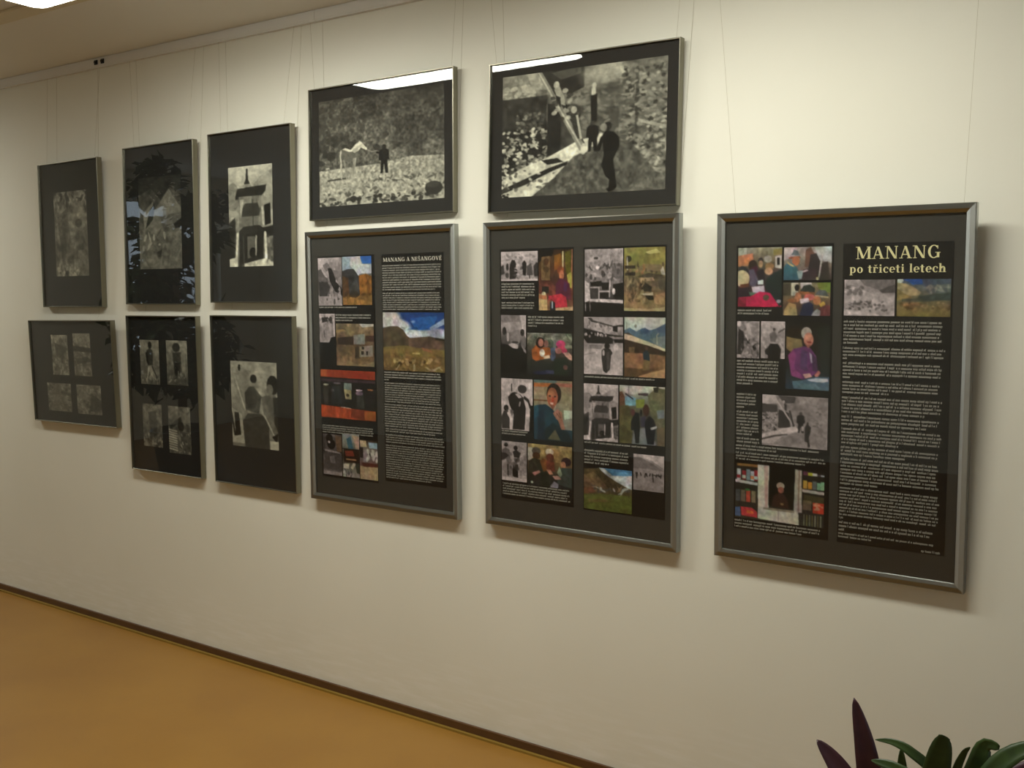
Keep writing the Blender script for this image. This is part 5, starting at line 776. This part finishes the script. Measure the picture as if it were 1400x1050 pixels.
DEPTH = 0.025
WIDE = [(0, DEPTH), (0, 0.0015), (0.0015, 0), (0.014, 0.0), (0.0165, 0.0012), (0.023, 0.0045), (0.024, 0.0065), (0.024, DEPTH)]
THIN = [(0, DEPTH), (0, 0.001), (0.001, 0), (0.0034, 0), (0.004, 0.0006), (0.0045, 0.004), (0.0045, DEPTH)]
def picture_frame(name, label, cat, spec, size, wide, group, wires):
    cx, zt, lean, rl, y0, sw, sh = spec
    W, H = size[0]*(1+sw), size[1]*(1+sh)
    rot = Matrix.Rotation(lean, 4, 'X') @ Matrix.Rotation(-rl, 4, 'Y')
    topc = Vector((cx, -(y0+H*math.sin(lean)), zt-H+H*math.cos(lean)))
    org = topc-(rot @ Vector((0, 0, H)))
    t = empty(name, Matrix.Translation(org) @ rot)
    tag(t, label, cat, group)
    prof, fw = (WIDE, 0.024) if wide else (THIN, 0.0045)
    for side in range(4):
        v, f = mitred_bar(W, H, side, prof); from_py('frame_bar', v, f, (M['alu_upright'] if side % 2 else M['alu']) if wide else M['alu_thin'], t)
    g = fw-0.002
    box('glass_pane', -W/2+g, W/2-g, 0.0068, 0.0086, g, H-g, M['glass'], t)
    box('mat_board', -W/2+g, W/2-g, 0.0112, 0.013, g, H-g, M['mat_grey'] if wide else M['mat_black'], t)
    box('backing_board', -W/2+g, W/2-g, 0.014, 0.018, g, H-g, M['backing'], t)
    inv = t.matrix_world.inverted()
    for (xa, xb, kink) in wires:
        a = Vector((xa*W/2, 0.021, H-0.04)); wa = t.matrix_world @ a
        pts = [wa]
        if kink: pts.append(Vector((wa.x+0.03*(xb-wa.x), -0.0011, zt+0.03)))
        else: pts.append(Vector((wa.x+0.05*(xb-wa.x), wa.y, zt+0.004)))
        pts.append(Vector((xb, -0.0011 if kink else -0.012, TRUNK_Z+0.002)))
        bm = bmesh.new(); add_tube(bm, [inv @ p_ for p_ in pts], 0.0004, 5); bm_obj('hanging_wire', bm, M['wire'], t)
    return t, W, H
def uvbox(r, W, H): return (-W/2+r[0]*W, -W/2+r[2]*W, H-r[3]*H, H-r[1]*H)

SP = {
'P1': (-4.6415, 2.1668, 0.0359, 0.0077, 0.0277, -0.0108, -0.0209), 'P0': (-4.6274, 1.4198, 0.0602, 0.0141, 0.0277, -0.019, -0.009),
'P2': (-3.9635, 2.1927, 0.0262, 0.0044, 0.0278, -0.0101, -0.0082), 'P3': (-3.372, 2.2038, 0.0244, 0.0051, 0.0279, -0.0031, -0.0085),
'P4': (-3.9216, 1.4496, 0.0451, 0.0058, 0.0278, -0.0158, -0.0094), 'P5': (-3.3368, 1.4575, 0.0449, 0.0036, 0.0279, -0.0115, -0.0008),
'L1': (-2.6766, 2.3223, 0.0221, 0.0058, 0.0281, 0.0157, -0.0098), 'L2': (-1.8123, 2.3058, 0.0234, -0.0085, 0.0279, 0.0098, -0.0169),
'R1': (-2.6487, 1.7821, 0.0374, 0.0077, 0.0287, 0.0443, 0.0268), 'R2': (-1.7944, 1.7831, 0.0407, 0.0028, 0.0286, 0.0367, 0.0198),
'R3': (-0.958, 1.7746, 0.0526, -0.0011, 0.0279, -0.0056, -0.0006)}
SMALL = [
 ('P1', (0.5, 0.7), 'narrow silver frame with one mottled sepia photograph, above the tilted wide frame', [('old_woman', (0.2272, 0.2046, 0.7755, 0.7846))], [(-0.8, -4.86, 0), (0.8, -4.43, 0)]),
 ('P0', (0.7, 0.5), 'tilted wide silver frame holding four small dim grey photographs', [('grey_field', (0.2563, 0.1433, 0.4581, 0.5309)), ('grey_hills', (0.5238, 0.1247, 0.7293, 0.5303)), ('grey_river', (0.1695, 0.614, 0.4617, 0.8888)), ('grey_cliff', (0.5305, 0.6148, 0.8173, 0.8955))], [(-0.5, -4.80, 1), (0.5, -4.46, 1)]),
 ('P2', (0.5, 0.7), 'upright silver frame with a grey photograph of a hut under a pale hill', [('valley_hut', (0.2, 0.2, 0.7999, 0.7757))], [(-0.75, -4.20, 0), (0.75, -3.74, 0)]),
 ('P3', (0.5, 0.7), 'upright silver frame with a bright photograph of a pillared shrine with a spire', [('chorten', (0.2336, 0.2082, 0.7643, 0.7883))], [(-0.75, -3.59, 0), (0.75, -3.14, 0)]),
 ('P4', (0.5, 0.7), 'upright silver frame with four small grey photographs, below the hut photograph', [('standing_man', (0.1667, 0.1545, 0.4437, 0.437)), ('robed_figure', (0.5499, 0.1522, 0.8407, 0.4306)), ('stone_lane', (0.1681, 0.5638, 0.4473, 0.8389)), ('wood_pile', (0.5405, 0.5648, 0.8497, 0.8624))], [(-0.7, -4.17, 1), (0.7, -3.70, 1)]),
 ('P5', (0.5, 0.7), 'upright silver frame with a photograph of huddled people, below the shrine picture', [('family', (0.2208, 0.2655, 0.7835, 0.7677))], [(-0.7, -3.56, 1), (0.7, -3.11, 1)]),
 ('L1', (0.7, 0.5), 'wide silver frame with a photograph of a white horse led over gravel', [('horse', (0.0668, 0.1003, 0.932, 0.897))], [(-0.96, -3.05, 0), (0.93, -2.335, 0)]),
 ('L2', (0.7, 0.5), 'wide silver frame with a photograph of people in a stone village lane', [('stairs', (0.0711, 0.0941, 0.9365, 0.8979))], [(-0.95, -2.19, 0), (0.93, -1.47, 0)]),
]
seed = 11
for key, size, label, prints, wires in SMALL:
    wide_pic = key[0] == 'L'
    t, W, H = picture_frame('framed_photograph', label, 'picture', SP[key], size, False, 'monochrome photographs in thin silver frames', wires)
    for k, r in prints:
        seed += 1; x0, x1, z0, z1 = uvbox(r, W, H)
        print_mesh('photo_print', k, x0, x1, z0, z1, 0.0108, (330, 420) if wide_pic else (240, 340), t, seed)

PANEL = [
 ('R1', 'tall framed panel titled MANANG A NEŠANGOVÉ, below the horse picture', [(-0.85, -2.995, 1), (0.88, -2.31, 1)], [
   ((0.0789, 0.0905, 0.4778, 0.9102), [('gorge_mono', (0.0762+0.004, 0.0969, 0.2511, 0.2718)), ('gorge_colour', (0.2556, 0.0956, 0.4576, 0.2692)), ('gate_mono', (0.0815, 0.3018, 0.1943, 0.4078)), ('ruined_house', (0.2017, 0.3375, 0.465, 0.4905)), ('red_counter', (0.0815, 0.5083, 0.4682, 0.6902)), ('strip_one', (0.0871, 0.7493, 0.2229, 0.9013)), ('strip_two', (0.229, 0.7428, 0.3488, 0.9021)), ('strip_three', (0.3522, 0.7588, 0.4756, 0.9027))],
    [(0.082, 0.357, 0.2783, 0.2783, 1, 0.357), (0.1987, 0.456, 0.3061, 0.3258, 3, 0.326), (0.0866, 0.457, 0.7172, 0.7417, 4, 0.45)], []),
   ((0.5261, 0.0915, 0.9232, 0.8977), [('plain_landscape', (0.5289, 0.2958, 0.922, 0.4999))],
    [(0.531, 0.912, 0.1325, 0.2163, 11, 0.8736), (0.531, 0.909, 0.229, 0.285, 8, 0.9), (0.532, 0.905, 0.5074, 0.5339, 4, 0.569), (0.533, 0.9, 0.546, 0.6113, 9, 0.897), (0.5305, 0.915, 0.6225, 0.6991, 10, 0.9), (0.535, 0.909, 0.7095, 0.7178, 2, 0.86), (0.5347, 0.915, 0.731, 0.7563, 4, 0.917), (0.533, 0.912, 0.769, 0.8835, 15, 0.83)],
    [('MANANG A NEŠANGOVÉ', 0.5371, 0.9136, 0.1182, 0.0135, 'title_white')])]),
 ('R2', 'tall framed panel of sixteen paired photographs, below the stone lane picture', [(-0.85, -2.145, 1), (0.9, -1.43, 1)], [
   ((0.0854, 0.0878, 0.4842, 0.9071), [('group_mono', (0.0926, 0.0963, 0.2958, 0.1904)), ('red_robe', (0.3014, 0.0943, 0.4811, 0.2843)), ('elder_mono', (0.0902, 0.3008, 0.2298, 0.4887)), ('girls_colour', (0.2372, 0.3564, 0.4766, 0.4891)), ('digging_mono', (0.0891, 0.5073, 0.2647, 0.6762)), ('smiling_man', (0.2722, 0.5069, 0.4765, 0.6999)), ('pair_mono', (0.0892, 0.7152, 0.2303, 0.8457)), ('seated_men', (0.237, 0.7154, 0.4756, 0.8516))],
    [(0.0946, 0.285, 0.2004, 0.2449, 6, 0.2307), (0.0942, 0.28, 0.261, 0.2778, 3, 0.268), (0.2417, 0.44, 0.306, 0.3347, 4, 0.294), (0.0902, 0.247, 0.6814, 0.6902, 2, 0.228), (0.0944, 0.467, 0.8564, 0.8909, 5, 0.47)], []),
   ((0.535, 0.0892, 0.9378, 0.9083), [('village_mono', (0.5423, 0.0964, 0.7321, 0.2854)), ('village_colour', (0.7378, 0.0953, 0.9316, 0.2842)), ('monk_mono', (0.5383, 0.3035, 0.7324, 0.48)), ('roof_colour', (0.7401, 0.3028, 0.9338, 0.4821)), ('chorten_small', (0.5377, 0.5099, 0.7106, 0.6863)), ('lane_colour', (0.7175, 0.5091, 0.9344, 0.6858)), ('green_valley', (0.5384, 0.7704, 0.7784, 0.9042)), ('riders_mono', (0.7861, 0.7159, 0.9323, 0.8261))],
    [(0.541, 0.889, 0.4887, 0.4887, 1, 0.889), (0.5412, 0.8514, 0.6941, 0.6941, 1, 0.8514), (0.5402, 0.77, 0.7193, 0.7578, 5, 0.668)], [])]),
 ('R3', 'tall framed panel titled MANANG po třiceti letech in pale yellow letters', [(-0.85, -1.37, 0), (0.9, -0.635, 0)], [
   ((0.0815, 0.0912, 0.4843, 0.9105), [('market', (0.0892, 0.0988, 0.2755, 0.265)), ('hatted_men', (0.2834, 0.1004, 0.4763, 0.1902)), ('capped_men', (0.2826, 0.1977, 0.4738, 0.2881)), ('stairs_mono_a', (0.0877, 0.3064, 0.1843, 0.4114)), ('stairs_mono_b', (0.1917, 0.3056, 0.2927, 0.4099)), ('purple_woman', (0.2977, 0.3057, 0.4753, 0.4931)), ('street_mono', (0.2018, 0.5132, 0.4737, 0.6577)), ('shop_window', (0.0882, 0.7123, 0.465, 0.8779))],
    [(0.0894, 0.238, 0.2757, 0.2845, 2, 0.227), (0.0889, 0.272, 0.4201, 0.4851, 8, 0.162), (0.0891, 0.177, 0.5163, 0.5534, 5, 0.1235), (0.0901, 0.19, 0.5671, 0.6319, 8, 0.162), (0.0916, 0.1945, 0.6446, 0.6542, 2, 0.193), (0.0886, 0.4415, 0.6657, 0.6657, 1, 0.4415), (0.0888, 0.2687, 0.675, 0.675, 1, 0.2687), (0.089, 0.4735, 0.6869, 0.7046, 3, 0.389), (0.0864, 0.461, 0.8862, 0.9043, 3, 0.38)], []),
   ((0.5202, 0.094, 0.9258, 0.9096), [('mountain_mono', (0.5282, 0.1904, 0.7193, 0.2862)), ('mountain_colour', (0.7275, 0.1897, 0.9193, 0.2863))],
    [(0.529, 0.9, 0.3026, 0.3597, 7, 0.589), (0.528, 0.908, 0.374, 0.4017, 4, 0.549), (0.529, 0.9, 0.4145, 0.4528, 5, 0.5607), (0.529, 0.892, 0.4663, 0.4937, 4, 0.7066), (0.528, 0.905, 0.5082, 0.5469, 5, 0.843), (0.528, 0.904, 0.5604, 0.5802, 3, 0.852), (0.529, 0.907, 0.5937, 0.6318, 5, 0.7526), (0.528, 0.898, 0.6444, 0.6639, 3, 0.773), (0.528, 0.9, 0.6768, 0.7446, 8, 0.677), (0.5265, 0.905, 0.7574, 0.8404, 10, 0.5433), (0.5265, 0.888, 0.8536, 0.8742, 3, 0.5515), (0.525, 0.894, 0.8847, 0.8937, 2, 0.6578), (0.842, 0.9114, 0.9037, 0.9037, 1, 0.9114)],
    [('MANANG', 0.5695, 0.8802, 0.1358, 0.0325, 'title'), ('po třiceti letech', 0.5468, 0.9003, 0.1722, 0.0225, 'title')])]),
]
M['title_white'] = plain('white_title_ink', (232, 228, 212), 0.6, spec=0.2)
for key, label, wires, sheets in PANEL:
    t, W, H = picture_frame('framed_poster', label, 'picture', SP[key], (0.7, 1.0), True, 'tall exhibition panels in wide silver frames', wires)
    for r, prints, blocks, titles in sheets:
        x0, x1, z0, z1 = uvbox(r, W, H)
        sh_ = box('printed_sheet', x0, x1, 0.0106, 0.0113, z0, z1, M['sheet'], t)
        for k, q in prints:
            seed += 1; a0, a1, b0, b1 = uvbox(q, W, H)
            print_mesh('photo_print', k, a0, a1, b0, b1, 0.0102, (470, 480), sh_, seed)
        for (u0, u1, v0, v1, n, ul) in blocks:
            text_block(-W/2+u0*W, -W/2+u1*W, H-v0*H, H-v1*H, n, -W/2+ul*W, 0.0101, sh_)
        for (s_, u0, u1, v, cap, mt) in titles:
            lettering('title_lettering', s_, -W/2+u0*W, -W/2+u1*W, H-v*H, cap*H, 0.0101, M[mt], sh_)

# ------------------------------------------------------------------ pot plant by the wall
PX, PY = -0.57, -0.60
st = empty('plant_stand', Matrix.Translation((PX, PY, 0)))
tag(st, 'low round wooden plant stand on the floor under the potted plant', 'stand')
bm = bmesh.new(); add_lathe(bm, [(0, 0.19), (0.145, 0.19), (0.15, 0.195), (0.15, 0.21), (0.145, 0.215), (0, 0.215)], 0, 0, 36); bm_obj('top', bm, M['wood'], st)
for k in range(4):
    a = PI/4+k*PI/2
    bm = bmesh.new(); add_tube(bm, [(0.12*math.cos(a), 0.12*math.sin(a), 0), (0.095*math.cos(a), 0.095*math.sin(a), 0.192)], [0.011, 0.015], 10); bm_obj('leg', bm, M['wood'], st)
pl = empty('potted_plant', Matrix.Translation((PX, PY, 0.215)))
tag(pl, 'potted plant with upright purple and green strap leaves beside the wall', 'plant')
bm = bmesh.new(); add_lathe(bm, [(0, 0), (0.075, 0), (0.078, 0.006), (0.1, 0.14), (0.11, 0.142), (0.113, 0.172), (0.108, 0.176), (0.1, 0.172), (0.097, 0.15), (0, 0.15)], 0, 0, 36); bm_obj('pot', bm, M['terracotta'], pl)
bm = bmesh.new(); add_lathe(bm, [(0, 0.151), (0.096, 0.151), (0.095, 0.16), (0.05, 0.165), (0, 0.166)], 0, 0, 30); bm_obj('soil', bm, M['soil'], pl)
def leaf(pts, width, mat, parent, facing=(0.3, -1, 0.2), fold=0.25, tipw=0.0):
    """Strap leaf along a curve through pts (world), widest a third of the way up, folded along the midrib."""
    P_ = [Vector(p_) for p_ in pts]; n = 14; cen = []
    for i in range(n+1):                                # Catmull-Rom through the points
        s_ = i/n*(len(P_)-1); k = min(int(s_), len(P_)-2); f = s_-k
        p0, p1, p2, p3 = P_[max(k-1, 0)], P_[k], P_[k+1], P_[min(k+2, len(P_)-1)]
        cen.append(0.5*((2*p1)+(p2-p0)*f+(2*p0-5*p1+4*p2-p3)*f*f+(3*p1-p0-3*p2+p3)*f**3))
    vs, fs = [], []; org = parent.matrix_world.translation; fc = Vector(facing).normalized()
    for i, p_ in enumerate(cen):
        t_ = i/n; d = (cen[min(i+1, n)]-cen[max(i-1, 0)]).normalized()
        side = d.cross(fc).normalized(); nrm = side.cross(d).normalized()
        w = width/2*max((math.sin(PI*min(0.12+0.88*t_, 1.0)**0.85))**0.75, tipw if i < n else tipw*0.5)
        if i == n and not tipw: w = 0.0006
        for s_ in (-1, -0.5, 0, 0.5, 1): vs.append(p_-org+side*w*s_+nrm*(abs(s_)*w*fold))
    for i in range(n):
        for j in range(4): fs.append((i*5+j, i*5+j+1, (i+1)*5+j+1, (i+1)*5+j))
    o = from_py('leaf', vs, fs, mat, parent, True)
    sm = o.modifiers.new('thickness', 'SOLIDIFY'); sm.thickness = 0.0012
    return o
Z0 = 0.375
PU, GR = M['purple'], M['green']
leaf([(-0.655, -0.60, Z0), (-0.70, -0.60, 0.44), (-0.745, -0.60, 0.495), (-0.783, -0.60, 0.531)], 0.048, PU, pl, (0.5, -1, 0.4))
leaf([(-0.635, -0.61, Z0), (-0.655, -0.61, 0.46), (-0.676, -0.61, 0.56), (-0.701, -0.61, 0.648)], 0.052, PU, pl, (0.35, -1, 0.1))
leaf([(-0.545, -0.60, Z0), (-0.53, -0.60, 0.51), (-0.575, -0.60, 0.553), (-0.615, -0.60, 0.567), (-0.655, -0.60, 0.563)], 0.022, GR, pl, (0, -1, 0.5), 0.2)
leaf([(-0.56, -0.64, Z0), (-0.55, -0.64, 0.49), (-0.60, -0.64, 0.527), (-0.65, -0.64, 0.532)], 0.034, GR, pl, (0, -1, 0.6), 0.2)
leaf([(-0.59, -0.57, Z0), (-0.60, -0.57, 0.46), (-0.607, -0.57, 0.548)], 0.030, GR, pl, (0.2, -1, 0.2))
leaf([(-0.535, -0.62, Z0), (-0.53, -0.62, 0.47), (-0.52, -0.62, 0.55), (-0.512, -0.62, 0.60), (-0.508, -0.62, 0.614)], 0.055, GR, pl, (0.3, -1, 0.0), 0.18, 0.42)
leaf([(-0.50, -0.60, Z0), (-0.485, -0.60, 0.46), (-0.49, -0.60, 0.53), (-0.475, -0.60, 0.58), (-0.462, -0.6, 0.595)], 0.022, GR, pl, (0.9, -1, 0.0), 0.4)
leaf([(-0.50, -0.58, Z0), (-0.475, -0.58, 0.47), (-0.452, -0.58, 0.55), (-0.440, -0.57, 0.596), (-0.412, -0.57, 0.597)], 0.046, GR, pl, (0.4, -1, 0.2), 0.2, 0.35)
leaf([(-0.49, -0.61, Z0), (-0.45, -0.61, 0.48), (-0.405, -0.61, 0.575), (-0.35, -0.61, 0.625), (-0.30, -0.61, 0.63)], 0.046, GR, pl, (-0.2, -1, 0.6), 0.2)
leaf([(-0.50, -0.55, Z0), (-0.44, -0.53, 0.47), (-0.36, -0.51, 0.545), (-0.29, -0.5, 0.585)], 0.05, PU, pl, (-0.2, -1, 0.5))
for k in range(9):
    a = rnd.uniform(0, 2*PI); r0, r1 = 0.05, rnd.uniform(0.14, 0.2); h = rnd.uniform(0.09, 0.13)
    ca, sa = math.cos(a), math.sin(a)
    leaf([(PX+r0*ca, PY+r0*sa, Z0), (PX+r1*0.6*ca, PY+r1*0.6*sa, Z0+h*0.8), (PX+r1*ca, PY+r1*sa, Z0+h*0.75)], 0.04, GR if k % 3 else PU, pl, (ca*0.3, sa*0.3, 1))

# ------------------------------------------------------------------ leafy tree in a tub by the far window (seen mirrored in the glass)
tb = empty('potted_tree', Matrix.Translation((-6.6, -2.1, 0)))
tag(tb, 'tall dark leafy tree in a tub, mirrored in the picture glass', 'plant')
bm = bmesh.new(); add_lathe(bm, [(0, 0), (0.17, 0), (0.175, 0.01), (0.22, 0.36), (0.235, 0.37), (0.235, 0.42), (0.21, 0.42), (0.205, 0.37), (0, 0.37)], 0, 0, 32); bm_obj('tub', bm, M['tub'], tb)
bm = bmesh.new(); add_lathe(bm, [(0, 0.372), (0.204, 0.372), (0.2, 0.385), (0, 0.39)], 0, 0, 28); bm_obj('soil', bm, M['soil'], tb)
bm = bmesh.new(); add_tube(bm, [(0, 0, 0.36), (0.03, -0.02, 0.9), (-0.02, 0.02, 1.5), (0.0, 0.0, 2.2)], [0.035, 0.03, 0.022, 0.008], 10)
branches = []
for k in range(34):
    z = rnd.uniform(0.5, 2.3); a = rnd.uniform(0, 2*PI); L_ = rnd.uniform(0.25, 0.55)*(1.0 if z < 1.9 else 0.6)
    e = Vector((L_*math.cos(a), L_*math.sin(a), min(z+rnd.uniform(0.0, 0.25), 2.45)))
    add_tube(bm, [(0, 0, z-0.06), tuple(e*0.5+Vector((0, 0, z*0.5))), tuple(e)], [0.011, 0.008, 0.004], 5); branches.append((Vector((0, 0, z)), e))
bm_obj('trunk', bm, M['bark'], tb)
vs, fs = [], []
for k in range(3600):
    a, e = rnd.choice(branches); p_ = a.lerp(e, rnd.uniform(0.25, 1.1))+Vector([rnd.gauss(0, 0.05) for _ in range(3)]); p_.z = min(p_.z, 2.5)
    d = Vector((rnd.gauss(0, 1), rnd.gauss(0, 1), rnd.gauss(-0.5, 0.6))).normalized(); s_ = d.cross(Vector((rnd.gauss(0, 0.5), rnd.gauss(0, 0.5), 1))).normalized(); L_ = rnd.uniform(0.09, 0.15); w = L_*0.26
    nn = s_.cross(d)*L_*0.1; b = len(vs)
    vs += [p_, p_+d*L_*0.45+s_*w+nn, p_+d*L_, p_+d*L_*0.45-s_*w+nn, p_+d*L_*0.45]
    fs += [(b, b+1, b+4), (b+1, b+2, b+4), (b+2, b+3, b+4), (b+3, b, b+4)]
fo = from_py('foliage', vs, fs, M['dark_leaf'], tb); fo['kind'] = 'stuff'
